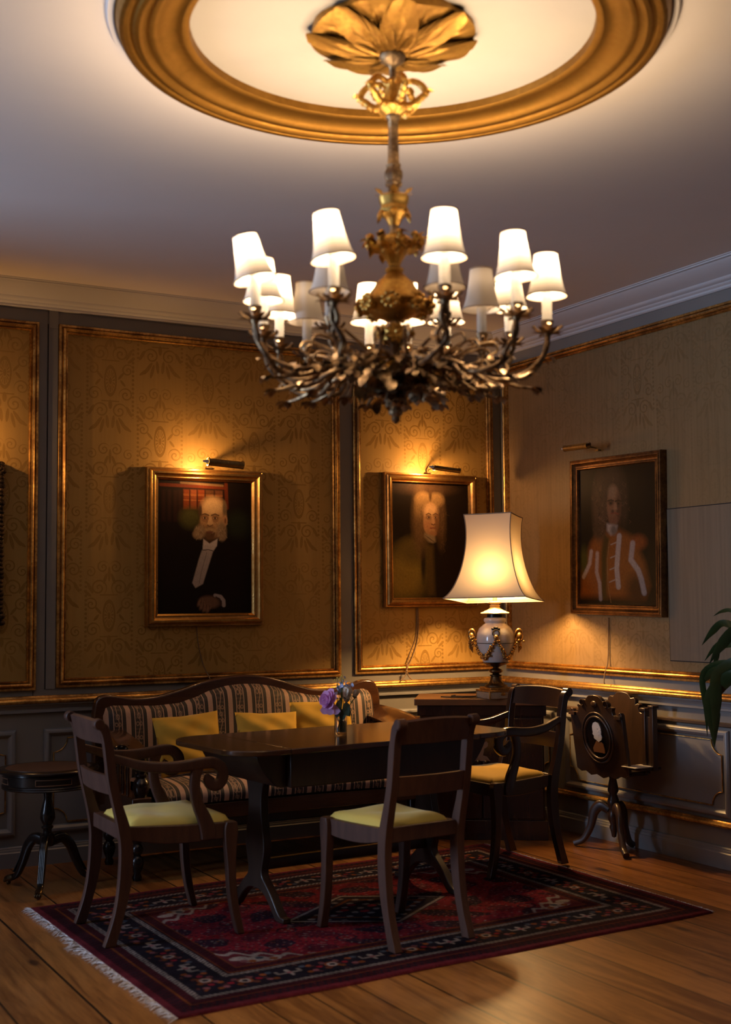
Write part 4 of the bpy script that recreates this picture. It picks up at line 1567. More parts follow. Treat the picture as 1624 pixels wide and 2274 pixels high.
for s in (-1, 1):
    for y_ in (-.635, -.19):
        bm = BM(); add_lathe(bm, LEGP, (s * .785, y_ + SY, 0), 20); obj('leg', bm, 'ebony', sf, smooth=50)
    # front baluster of the arm
    bm = BM()
    add_lathe(bm, [(.034, .36), (.034, .378), (.022, .386), (.028, .400), (.038, .425), (.042, .452), (.036, .476), (.024, .492), (.031, .500), (.031, .508), (.022, .515), (.030, .528), (.034, .545), (.026, .566), (.022, .60)], (s * .768, -.640 + SY, 0), 22)
    obj('arm_baluster', bm, 'ebony', sf, smooth=50)
    for k in range(5):
        bm = BM(); add_lathe(bm, [(.010, .38), (.012, .45), (.009, .5), (.012, .56), (.010, .645)], (s * .800, -.24 - .075 * k + SY, 0), 10)
        obj('arm_spindle', bm, 'sofawood', sf, smooth=50)
    # gutter-shaped arm sloping forward
    bm = BM()
    rows = []
    for i in range(15):
        q = i / 14
        yb = -.120 - .545 * q
        zb = .715 - .085 * q + .016 * math.sin(PI * q)
        flare = .018 + .050 * q
        sec = []
        for (a, b) in ((-.075, -.018), (-.050, -.022), (-.020, -.018), (.012, -.002), (.040, .020), (.062, .026), (.078, .012), (.084, -.012), (.072, -.036), (.048, -.046), (.014, -.044), (-.030, -.046), (-.070, -.034)):
            sec.append(Vector((s * (.795 + a * (1 + q * .35) + flare * .5), yb + SY, zb + b)))
        rows.append([bm.verts.new(p) for p in sec])
    for a, b in zip(rows, rows[1:]):
        for j in range(13):
            m = (j + 1) % 13
            bm.faces.new((a[j], a[m], b[m], b[j]))
    bm.faces.new(rows[0]); bm.faces.new(rows[-1][::-1])
    ar = obj('arm', bm, 'sofawood', sf, smooth=50)
    bm = BM()
    mx_ = Matrix.Rotation(R(90), 4, 'X')
    add_lathe(bm, [(.0, .0), (.040, .0), (.043, .006), (.040, .012), (.030, .012), (.026, .008), (.020, .008), (.014, .016), (.0, .018)], (s * .880, -.665 + SY, .622), 22, mx_)
    for k in range(8):
        a = k * PI / 4
        add_ball(bm, (s * .880 + .030 * math.cos(a), -.678 + SY, .622 + .030 * math.sin(a)), .006, 7, 5)
    # carved beak that runs inward from the scroll
    add_sweep(bm, [(s * .860, -.668 + SY, .606), (s * .820, -.672 + SY, .618), (s * .770, -.672 + SY, .618), (s * .725, -.668 + SY, .612), (s * .700, -.664 + SY, .616)], [.05, .045, .035, .024, .010], [.024, .026, .022, .016, .010], Vector((0, 1, 0)), 2.5, 10, 3)
    obj('arm_scroll', bm, 'ebony', ar, smooth=45)


def pillow(label, c, w, h, th, rz, lean, spin):
    n = 29
    a = np.linspace(-1, 1, n)
    Aq, Bq = np.meshgrid(a, a, indexing='ij')
    d = np.clip((1 - np.abs(Aq) ** 2.6) * (1 - np.abs(Bq) ** 2.6), 0, 1) ** .55
    pin = 1 - .055 * (1 - Aq ** 2) * np.abs(Bq) ** 3
    pin2 = 1 - .055 * (1 - Bq ** 2) * np.abs(Aq) ** 3
    wr_ = .005 * np.sin(Aq * 6 + Bq * 9) * d + .006 * np.sin((Aq - Bq) * 7) * np.exp(-((Aq + Bq - .8) ** 2) * 3)
    out = []
    for sgn in (1, -1):
        out.append(np.stack([Aq * w / 2 * pin2, -sgn * (d * th / 2 + wr_ * (sgn > 0)), Bq * h / 2 * pin], -1))
    F = out[0]
    B = out[1][::-1]
    P = np.concatenate([F, B], 0)
    me_o = grid_obj('cushion', P, 'yellow', None, close_u=True)
    me_o.location = c
    me_o.rotation_euler = (lean, spin, rz)
    return tag(me_o, label, 'cushion', 'yellow velvet cushions on the sofa')


pillow('yellow velvet cushion at the left end of the striped sofa, largest visible', (-2.262, -.372, .612), .375, .315, .10, R(3), R(-18), R(-3))
pillow('yellow velvet cushion in the middle of the sofa, only its top above the table', (-1.830, -.412, .614), .360, .300, .10, R(-2), R(-20), R(2))
pillow('yellow velvet cushion on the right side of the sofa, behind the flower vase', (-1.468, -.352, .634), .370, .345, .10, R(-3), R(-14), R(-2))

# ================================================================ CORNER CABINET AND LAMP
CW, CDp = .76, .42
cang = R(-35.16)
ce, cn = Vector((math.cos(cang), math.sin(cang), 0)), Vector((-math.sin(cang), math.cos(cang), 0))
FL = Vector((-.936, -.443, 0))
cc = FL + ce * (CW / 2) + cn * (CDp / 2)
cb = thing('corner_cabinet', 'dark polished cabinet set across the corner, with the lamp standing on it', 'cabinet', cc, cang)
bm = BM(); add_box(bm, (0, 0, .771), (CW, CDp, .038)); obj('cabinet_top', bm, 'cabtop', cb, bevel=.004)
bm = BM(); add_box(bm, (0, .006, .722), (CW - .03, CDp - .03, .06)); add_box(bm, (0, .008, .40), (CW - .06, CDp - .05, .62)); add_box(bm, (0, .004, .055), (CW - .03, CDp - .03, .11))
obj('cabinet_body', bm, 'cabinet', cb, bevel=.004)
for s in (-1, 1):
    bm = BM(); add_box(bm, (s * .172, -CDp / 2 + .026, .40), (.335, .020, .56)); dd = obj('door', bm, 'cabinet', cb, bevel=.004)
    bm = BM(); add_ball(bm, (s * .022, -CDp / 2 + .010, .44), .009, 10, 6); obj('knob', bm, 'brass', dd)
# inlaid kneeling figure holding up a ring
FIG = [(-.062, 0), (-.062, .040), (-.054, .016), (-.026, .018), (-.018, .024), (-.014, .050), (-.006, .060), (.002, .066), (-.006, .072), (-.004, .084), (.006, .094), (.018, .092), (.024, .080), (.020, .070), (.030, .070), (.044, .078), (.052, .092),
       (.062, .096), (.070, .086), (.068, .072), (.058, .064), (.050, .060), (.048, .044), (.044, .028), (.064, .022), (.074, .008), (.080, 0)]
bm = BM()
add_prism(bm, [(-.045 + a * 1.15, .440 + b * 1.15) for a, b in FIG], -CDp / 2 + .0148, -CDp / 2 + .0160, lambda u, v, w: Vector((u, w, v)))
obj('marquetry_figure', bm, 'inlay', cb, smooth=0)

LPX = Vector((-.52, -.66, .790))
lp = thing('table_lamp', 'large urn table lamp with a glowing square flared shade, on the corner cabinet', 'lamp', LPX, R(-8))
bm = BM(); add_box(bm, (0, 0, .020), (.168, .168, .040)); obj('onyx_plinth', bm, 'onyx', lp, bevel=.006)
bm = BM()
add_box(bm, (0, 0, .044), (.174, .174, .010))
for s in (-1, 1):
    add_box(bm, (s * .082, -.082, .020), (.008, .008, .04)); add_box(bm, (s * .082, .082, .020), (.008, .008, .04))
add_box(bm, (0, 0, .056), (.140, .140, .014)); add_ball(bm, (0, -.086, .028), (.016, .005, .010), 10, 6)
obj('plinth_mount', bm, 'ormolu', lp, bevel=.003)
bm = BM()
add_lathe(bm, [(.066, .062), (.064, .070), (.048, .076), (.036, .092), (.031, .108), (.029, .116), (.036, .120), (.036, .126), (.022, .132), (.018, .138), (.028, .146), (.037, .156), (.039, .166), (.034, .178), (.020, .188),
               (.016, .194), (.018, .200), (.030, .206), (.052, .218), (.070, .232), (.078, .240), (.074, .243)], (0, 0, 0), 32, None, lambda a, z: 1 + (.035 * math.cos(a * 12) if .14 < z < .19 or .075 < z < .115 else 0))
obj('bronze_foot', bm, 'darkbronze', lp, smooth=50)
bm = BM()
add_lathe(bm, [(.070, .242), (.074, .250), (.086, .278), (.099, .315), (.107, .352), (.108, .380), (.104, .412), (.092, .440), (.072, .458), (.060, .466), (.057, .472), (.064, .478), (.066, .488), (.062, .497), (.050, .502)], (0, 0, 0), 44)
obj('urn', bm, 'porcelain', lp, smooth=60)
bm = BM(); add_lathe(bm, [(.1085, .353), (.1095, .355), (.1085, .357)], (0, 0, 0), 44, caps=False)
obj('urn_seam', bm, 'black', lp)
bm = BM(); add_lathe(bm, [(.046, .500), (.046, .522), (.050, .524)], (0, 0, 0), 28); obj('neck_band', bm, 'black', lp)
bm = BM()
add_lathe(bm, [(.078, .522), (.084, .527), (.080, .533), (.066, .540), (.060, .548), (.046, .556), (.036, .568), (.027, .584), (.026, .592), (.031, .596), (.031, .601), (.024, .606), (.024, .612), (.036, .620), (.036, .628), (.012, .632), (.010, .70)], (0, 0, 0), 36, None,
          lambda a, z: 1 + (.03 * math.cos(a * 30) if z < .53 else 0))
obj('gilt_cap', bm, 'capgilt', lp, smooth=50)
# mounts: two masks, swags, and the dark ring handle on the front
camdir = math.atan2(-6.646 + .66, -4.666 + .52) - R(-8)
for k, off in enumerate((R(-92), R(88))):
    a = camdir + off
    c_, s_ = math.cos(a), math.sin(a)
    bm = BM()
    P = lambda r, z, d=0.0: Vector((r * c_ - d * s_, r * s_ + d * c_, z))
    add_tube(bm, [P(.106, .375), P(.122, .42), P(.136, .43), P(.148, .418), P(.146, .40)], [.006, .009, .010, .008, .006], 8)
    add_ball(bm, P(.138, .392), (.020, .020, .026), 12, 8)
    for q in range(26):
        add_ball(bm, P(.136 + random.gauss(0, .008), .372 + random.gauss(0, .020), random.gauss(0, .012)), .007, 7, 5)
    for q in range(3):
        add_tube(bm, [P(.130 + q * .005, .36, (q - 1) * .008), P(.134 + q * .006, .330, (q - 1) * .010), P(.130 + q * .006, .296 + q * .010, (q - 1) * .010)], [.006, .006, .002], 6)
    obj('mask_mount', bm, 'ormolu', lp, smooth=55)


def urn_r(z):
    zs__ = (.242, .278, .315, .352, .380, .412, .44)
    rs__ = (.070, .086, .099, .107, .108, .104, .092)
    return float(np.interp(z, zs__, rs__))


for s in (-1, 1):
    bm = BM()
    for i in range(30):
        q = i / 29
        a = camdir + R(2) + s * R(88) * q
        z = .384 - .215 * q + .20 * q * q * 1.0 - (.045 * math.sin(PI * q))
        z = .390 - .115 * math.sin(PI * min(1, q * .98)) ** .9 - .012 * q
        rr = urn_r(z) + .007
        for m in range(3):
            add_ball(bm, (rr * math.cos(a) + random.gauss(0, .004), rr * math.sin(a) + random.gauss(0, .004), z + random.gauss(0, .005)), .0062 + .004 * math.sin(PI * q) * random.random(), 7, 5)
    obj('swag', bm, 'ormolu', lp, smooth=55)
bm = BM()
fx_ = Vector((math.cos(camdir + R(2)), math.sin(camdir + R(2)), 0))
add_ball(bm, fx_ * .110 + Vector((0, 0, .390)), .015, 14, 9)
obj('swag_boss', bm, 'ormolu', lp)
bm = BM()
sx_ = Vector((-fx_.y, fx_.x, 0))
rp = [fx_ * (.104 + .006 * (1 - math.cos(a)) * .5) + sx_ * (.019 * math.sin(a)) + Vector((0, 0, .414 + .018 * math.cos(a))) for a in np.linspace(0, 2 * PI, 25)]
add_tube(bm, rp, .0034, 7, 1)
for q in np.linspace(-.018, .018, 7):
    add_ball(bm, fx_ * (.098 - abs(q) * .2) + sx_ * q + Vector((0, 0, .438 + (.006 if abs(q) < .01 else 0))), (.008, .008, .007), 8, 6)
obj('ring_handle', bm, 'black', lp, smooth=55)
bm = BM()
add_tube(bm, [(-.05, .09, .010), (-.10, .11, .006), (-.16, .16, .005), (-.19, .20, .005), (-.14, .25, .005)], .003, 6)
add_tube(bm, [(-.05, .08, .008), (-.12, .10, .004), (-.22, .14, .004), (-.26, .19, .004)], .003, 6)
obj('lamp_cord', bm, 'black', lp)
ZA = [.062, .12, .166, .242, .37, .50, .53, .60, .628, .75]
ZB = [.065, .128, .154, .204, .327, .457, .485, .525, .545, .70]
for o_ in lp.children:
    if o_.name.split('.')[0] in ('bronze_foot', 'urn', 'urn_seam', 'neck_band', 'gilt_cap', 'mask_mount', 'swag', 'swag_boss', 'ring_handle'):
        for v_ in o_.data.vertices:
            v_.co.z = float(np.interp(v_.co.z, ZA, ZB))
# square flared shade
shd = bpy.data.objects.new('lamp_shade', None)
SA = R(-35.0 + 8 - 14.5)           # facing of the front panel
SP = [(1.030, .275), (.985, .262), (.93, .256), (.87, .259), (.80, .274), (.73, .300), (.67, .334), (.61, .380), (.570, .428), (.548, .470)]
sp_ = [(p.x, p.z) for p in smooth_path([(z, 0, w) for z, w in SP], 3)]


def shade_pt(z, w, side, q):
    """point on one concave panel; q in -1..1"""
    h = w / 2 * (1 - .035 * (1 - q * q))
    x, y = q * w / 2, -h
    a = SA + side * PI / 2
    v_ = Vector((x * math.cos(a) - y * math.sin(a), x * math.sin(a) + y * math.cos(a), z))
    c_ = Vector((0, 0, .70))
    return c_ + Matrix.Rotation(R(-3.5), 3, Vector((math.cos(R(-27)), math.sin(R(-27)), 0))) @ (v_ - c_) + Vector((0, 0, .010))


bpy.data.objects.remove(shd)
bm = BM()
for side in range(4):
    rows = [[bm.verts.new(shade_pt(z, w, side, q)) for q in np.linspace(-1, 1, 9)] for z, w in sp_]
    for a, b in zip(rows, rows[1:]):
        for j in range(8):
            bm.faces.new((a[j], a[j + 1], b[j + 1], b[j]))
bmesh.ops.remove_doubles(bm, verts=bm.verts, dist=.0004)
bm.faces.new([bm.verts.new(shade_pt(sp_[0][0] - .004, sp_[0][1] * .98, sd_, 1)) for sd_ in range(4)])  # added unseen lid that keeps the lamp's light off the upper walls
shd = obj('lamp_shade', bm, 'lampshade', lp, smooth=30)
bm = BM()
for side in range(4):
    add_tube(bm, [shade_pt(z, w * 1.006, side, 1) for z, w in sp_], .0028, 6, 1)
    for z, w in (sp_[0], sp_[-1]):
        add_tube(bm, [shade_pt(z, w * 1.004, side, q) for q in np.linspace(-1, 1, 9)], .0030, 6, 1)
obj('shade_piping', bm, 'piping', shd, smooth=60)
bm = BM(); add_ball(bm, (0, 0, .682), (.026, .026, .036), 16, 10); obj('bulb', bm, 'bulbglass', lp)
light('lamp_bulb', 'POINT', (LPX.x - .016, LPX.y - .022, LPX.z + .690), LAMP_W * .62, WARM, .04)
light('lamp_bulb', 'POINT', (LPX.x + .024, LPX.y + .016, LPX.z + .690), LAMP_W * .38, WARM, .04)

# ================================================================ CHANDELIER
ch = thing('chandelier', 'large gilt and bronze chandelier with small cream candle shades hanging from the ceiling ring', 'chandelier', (CX, CY, ZC))
Z0 = ZC


def zl(z):
    return z - Z0


bm = BM()


def rose(a, z):
    return 1.0


NR, NA = 16, 144
rows = []
for i in range(NR + 1):
    q = i / NR
    ring = []
    for k in range(NA):
        a = 2 * PI * k / NA
        lobes = math.cos(a * 8)
        r = .245 * (q ** .9) * (1 + .012 * lobes * q)
        z = 2.955 + .056 * q ** 1.5 + .008 * math.sin(q * PI) * math.cos(a * 8) + .005 * math.cos(a * 40 + q * 9 * math.sin(a * 8)) * math.sin(PI * min(1, q * 1.05)) - .014 * max(0, q - .78) / .22 * max(0, math.cos(a * 4 + .6))
        ring.append(bm.verts.new((r * math.cos(a), r * math.sin(a), zl(z))))
    rows.append(ring)
for a, b in zip(rows, rows[1:]):
    for k in range(NA):
        j = (k + 1) % NA
        bm.faces.new((a[k], a[j], b[j], b[k]))
up_ = [bm.verts.new((v.co.x * .985, v.co.y * .985, zl(3.030))) for v in rows[-1]]
for k in range(NA):
    j = (k + 1) % NA
    bm.faces.new((rows[-1][k], rows[-1][j], up_[j], up_[k]))
bm.faces.new(up_)
for k in range(8):
    for sgn in (-1, 1):
        for m in range(4):
            a = k * PI / 4 + sgn * (.06 + .07 * m)
            r0 = .05 + .03 * m
            d = Vector((math.cos(a + sgn * .30), math.sin(a + sgn * .30), .27))
            add_leaf(bm, (r0 * math.cos(a), r0 * math.sin(a), zl(2.950 + .007 * m)), d, (0, 0, -1), .125, .075, .10, 8, .16, .3)
obj('ceiling_rose', bm, 'rosegold', ch, smooth=50)
bm = BM()
add_lathe(bm, [(.034, zl(2.960)), (.040, zl(2.952)), (.036, zl(2.938)), (.020, zl(2.928)), (.010, zl(2.918)), (.009, zl(2.885)), (.016, zl(2.880)), (.016, zl(2.872))], (0, 0, 0), 24)
obj('hanging_rod', bm, 'bronze', ch, smooth=50)
bm = BM()
add_lathe(bm, [(.030, zl(2.876)), (.034, zl(2.868)), (.026, zl(2.856)), (.024, zl(2.836)), (.030, zl(2.812)), (.044, zl(2.796)), (.040, zl(2.786)), (.022, zl(2.776)), (.016, zl(2.768))], (0, 0, 0), 28, None, lambda a, z: 1 + .06 * math.cos(a * 8))
for k in range(6):
    a = k * PI / 3 + .35
    P = lambda r, z: Vector((r * math.cos(a), r * math.sin(a), zl(z)))
    add_tube(bm, [P(.028, 2.868), P(.060, 2.872), P(.085, 2.858), P(.098, 2.836), P(.092, 2.822)], [.009, .009, .010, .011, .010], 8)
    add_tube(bm, [P(.030, 2.800), P(.058, 2.800), P(.082, 2.818), P(.100, 2.832), P(.112, 2.846)], [.012, .012, .011, .009, .004], 8)
    for q in range(5):
        add_leaf(bm, P(.045 + .013 * q, 2.800 + .008 * q), (math.cos(a), math.sin(a), -.5 + .3 * q), (0, 0, 1), .026, .030, .9, 5, .3, .4)
        add_leaf(bm, P(.06 + .008 * q, 2.866 - .006 * q), (math.cos(a), math.sin(a), .4 - .3 * q), (0, 0, 1), .022, .026, .9, 5, .3, .4)
    add_tube(bm, [P(.034, 2.846), P(.052, 2.850), P(.060, 2.838), P(.050, 2.828), P(.042, 2.834)], [.005, .005, .005, .004, .003], 6)
obj('scrolled_crown', bm, 'brassgold', ch, smooth=50)
bm = BM()
add_lathe(bm, [(.014, zl(2.776)), (.021, zl(2.772)), (.021, zl(2.764)), (.015, zl(2.758)), (.014, zl(2.73)), (.016, zl(2.66)), (.018, zl(2.628)), (.023, zl(2.622)), (.020, zl(2.614)), (.027, zl(2.600)), (.028, zl(2.590)), (.022, zl(2.574)), (.026, zl(2.568)), (.024, zl(2.562)),
               (.016, zl(2.556)), (.018, zl(2.540)), (.022, zl(2.532))], (0, 0, 0), 28, None, lambda a, z: 1 + (.05 * math.cos(a * 10) if z > zl(2.63) else .07 * math.cos(a * 6)))
obj('stem_tube', bm, 'bronze', ch, smooth=50)
bm = BM()
add_lathe(bm, [(.020, zl(2.536)), (.038, zl(2.532)), (.046, zl(2.524)), (.044, zl(2.512)), (.040, zl(2.504)), (.040, zl(2.494)), (.044, zl(2.486)), (.040, zl(2.474)), (.028, zl(2.466)), (.022, zl(2.456)), (.018, zl(2.446)), (.014, zl(2.440))], (0, 0, 0), 32, None, lambda a, z: 1 + .04 * math.cos(a * 6))
for k in range(6):
    a = k * PI / 3
    add_leaf(bm, (.040 * math.cos(a), .040 * math.sin(a), zl(2.528)), (math.cos(a), math.sin(a), 1.1), (-math.cos(a), -math.sin(a), 1), .030, .022, .5)
    add_leaf(bm, (.042 * math.cos(a), .042 * math.sin(a), zl(2.486)), (math.cos(a), math.sin(a), -1.0), (-math.cos(a), -math.sin(a), -1), .034, .022, -.7)
for k in range(24):
    a = k * PI / 12
    add_ball(bm, (.040 * math.cos(a), .040 * math.sin(a), zl(2.486)), .0045, 7, 5)
obj('upper_cup', bm, 'brassgold', ch, smooth=50)
bm = BM()
add_lathe(bm, [(.014, zl(2.446)), (.014, zl(2.424)), (.018, zl(2.414)), (.022, zl(2.410)), (.022, zl(2.404))], (0, 0, 0), 20)
obj('upper_neck', bm, 'bronze', ch, smooth=50)
bm = BM()
add_lathe(bm, [(.020, zl(2.412)), (.044, zl(2.406)), (.052, zl(2.394)), (.050, zl(2.380)), (.052, zl(2.372)), (.048, zl(2.364)), (.036, zl(2.356)), (.028, zl(2.344)), (.020, zl(2.330)), (.016, zl(2.318)), (.018, zl(2.312))], (0, 0, 0), 32, None, lambda a, z: 1 + .05 * math.cos(a * 9))
for k in range(28):
    a = k * 2 * PI / 28
    add_ball(bm, (.051 * math.cos(a), .051 * math.sin(a), zl(2.372)), .0050, 7, 5)
for k in range(9):
    a = k * 2 * PI / 9 + .2
    P = lambda r, z: Vector((r * math.cos(a), r * math.sin(a), zl(z)))
    add_tube(bm, [P(.046, 2.372), P(.066, 2.376), P(.080, 2.390), P(.076, 2.404), P(.064, 2.402)], [.010, .010, .010, .009, .005], 7)
    for q in range(6):
        add_leaf(bm, P(.050 + .005 * q, 2.370 + .006 * q), (math.cos(a + random.gauss(0, .5)), math.sin(a + random.gauss(0, .5)), random.uniform(-1, .8)), (0, 0, 1), .036, .028, .9, 4, .35)
obj('leaf_collar', bm, 'brassgold', ch, smooth=50)
bm = BM()
add_lathe(bm, [(.016, zl(2.318)), (.027, zl(2.312)), (.027, zl(2.304)), (.022, zl(2.299)), (.032, zl(2.292)), (.036, zl(2.286)), (.055, zl(2.270)), (.058, zl(2.263)), (.060, zl(2.258)), (.075, zl(2.240)), (.088, zl(2.220)), (.093, zl(2.206)), (.088, zl(2.194)),
               (.070, zl(2.180)), (.048, zl(2.168)), (.026, zl(2.162)), (.020, zl(2.156))], (0, 0, 0), 40)
for k in range(8):
    a = k * PI / 4 + .15
    P = lambda r, z: Vector((r * math.cos(a), r * math.sin(a), zl(z)))
    add_ball(bm, P(.088, 2.200), (.026, .026, .022), 12, 8)
    for q in range(9):
        b = q * 2 * PI / 9
        t_v = Vector((-math.sin(a), math.cos(a), 0))
        add_ball(bm, P(.104, 2.200) + t_v * (.022 * math.cos(b)) + Vector((0, 0, .020 * math.sin(b))), (.0085, .0085, .0085), 8, 6)
    add_ball(bm, P(.112, 2.200), .009, 8, 6)
    a += PI / 8
    for q in (-1, 0, 1):
        add_leaf(bm, P(.080, 2.188), (math.cos(a + q * .3), math.sin(a + q * .3), .55), (0, 0, 1), .048, .034, .4, 5, .3)
obj('urn_bulb', bm, 'brassgold', ch, smooth=50)
bm = BM()
add_lathe(bm, [(.016, zl(2.160)), (.016, zl(2.145)), (.028, zl(2.136)), (.034, zl(2.118)), (.026, zl(2.098)), (.014, zl(2.086)), (.013, zl(2.050)), (.030, zl(2.040)), (.040, zl(2.025)), (.046, zl(2.005)), (.040, zl(1.985)), (.052, zl(1.975)), (.046, zl(1.955)), (.024, zl(1.945)),
               (.028, zl(1.936)), (.034, zl(1.925)), (.028, zl(1.912)), (.014, zl(1.902)), (.020, zl(1.893)), (.020, zl(1.885)), (.010, zl(1.876)), (.013, zl(1.868)), (.006, zl(1.858)), (.0, zl(1.855))], (0, 0, 0), 28, None, lambda a, z: 1 + .05 * math.cos(a * 7))
obj('lower_shaft', bm, 'bronze', ch, smooth=50)
bm = BM()
for k in range(5):
    a = k * 2 * PI / 5 + .55
    c = Vector((.040 * math.cos(a), .040 * math.sin(a), zl(2.118)))
    tv = Vector((-math.sin(a), math.cos(a), 0)); ov = Vector((math.cos(a), math.sin(a), 0))
    for q in range(9):
        b = q * 2 * PI / 9
        d = tv * math.cos(b) + Vector((0, 0, math.sin(b))) + ov * .35
        add_leaf(bm, c, d, ov, .034, .022, .8, 4, .3)
        add_leaf(bm, c + ov * .006, tv * math.cos(b + .3) + Vector((0, 0, math.sin(b + .3))) + ov * .9, ov, .022, .016, .9, 4, .3)
    add_ball(bm, c + ov * .010, .010, 9, 6)
obj('flower_ball', bm, 'brassgold', ch, smooth=50)
bm = BM()
for k in range(150):
    a = random.uniform(0, 2 * PI)
    r = random.uniform(.02, .13)
    z = 1.985 + random.gauss(0, .022)
    d = (math.cos(a + random.gauss(0, .6)), math.sin(a + random.gauss(0, .6)), random.uniform(-.7, .45))
    add_leaf(bm, (r * math.cos(a), r * math.sin(a), zl(z)), d, (random.gauss(0, .3), random.gauss(0, .3), 1), random.uniform(.034, .058), random.uniform(.028, .044), random.uniform(.5, 1.3), 5, .3, .35)
for k in range(12):
    a = k * PI / 6
    add_leaf(bm, (.018 * math.cos(a), .018 * math.sin(a), zl(1.928)), (math.cos(a), math.sin(a), random.uniform(-.9, -.3)), (0, 0, 1), .030, .022, .8, 4, .3)
obj('hub_foliage', bm, 'bronze', ch, smooth=50, recalc=False)
bm = BM()
for k in range(7):
    a = R(-120) + R(-75 + 25 * k)
    a = R(-120) + (k - 3) * .42
    add_leaf(bm, (.075 * math.cos(R(-120)), .075 * math.sin(R(-120)), zl(2.030)), (math.cos(a), math.sin(a), .3 - .2 * (k % 3)), (0, 0, 1), .075, .022, .9, 6, .2)
obj('ribbon_bow', bm, 'brassgold', ch, smooth=50, recalc=False)

# arms: (angle, radius, lit, tilt outward, candle height offset)
CZ = 2.240
ARMS = [(173, .425, True, 13, 0, .05), (139, .40, True, 2, 0, 0), (101, .425, False, 0, -.012, 0), (109, .485, True, 0, .012, 0), (-144, .40, True, 9, 0, .10), (157, .19, False, 0, 0, 0), (72, .395, True, 0, 0, 0),
        (54, .39, True, 0, 0, 0), (-101, .395, True, 1, 0, 0), (-46, .150, False, 0, .004, 0), (37, .43, True, 0, 0, 0), (7, .335, False, 0, -.006, 0), (5, .435, True, 0, .006, 0), (-56, .375, True, -3, 0, 0), (-22, .455, True, 0, 0, 0)]
SHP = [(.0345, .128), (.0355, .118), (.0375, .100), (.041, .075), (.046, .045), (.053, .018), (.0605, .0)]


def shade_mesh():
    bm = BM()
    n = 48
    rows = []
    for r, z in [(p.x, p.z) for p in smooth_path([(a, 0, b) for a, b in SHP], 3)]:
        rows.append([bm.verts.new(((r * (1 + .012 * math.cos(6 * 2 * PI * k / n))) * math.cos(2 * PI * k / n), (r * (1 + .012 * math.cos(6 * 2 * PI * k / n))) * math.sin(2 * PI * k / n), z)) for k in range(n)])
    for a, b in zip(rows, rows[1:]):
        for k in range(n):
            j = (k + 1) % n
            bm.faces.new((a[k], a[j], b[j], b[k]))
    return bm


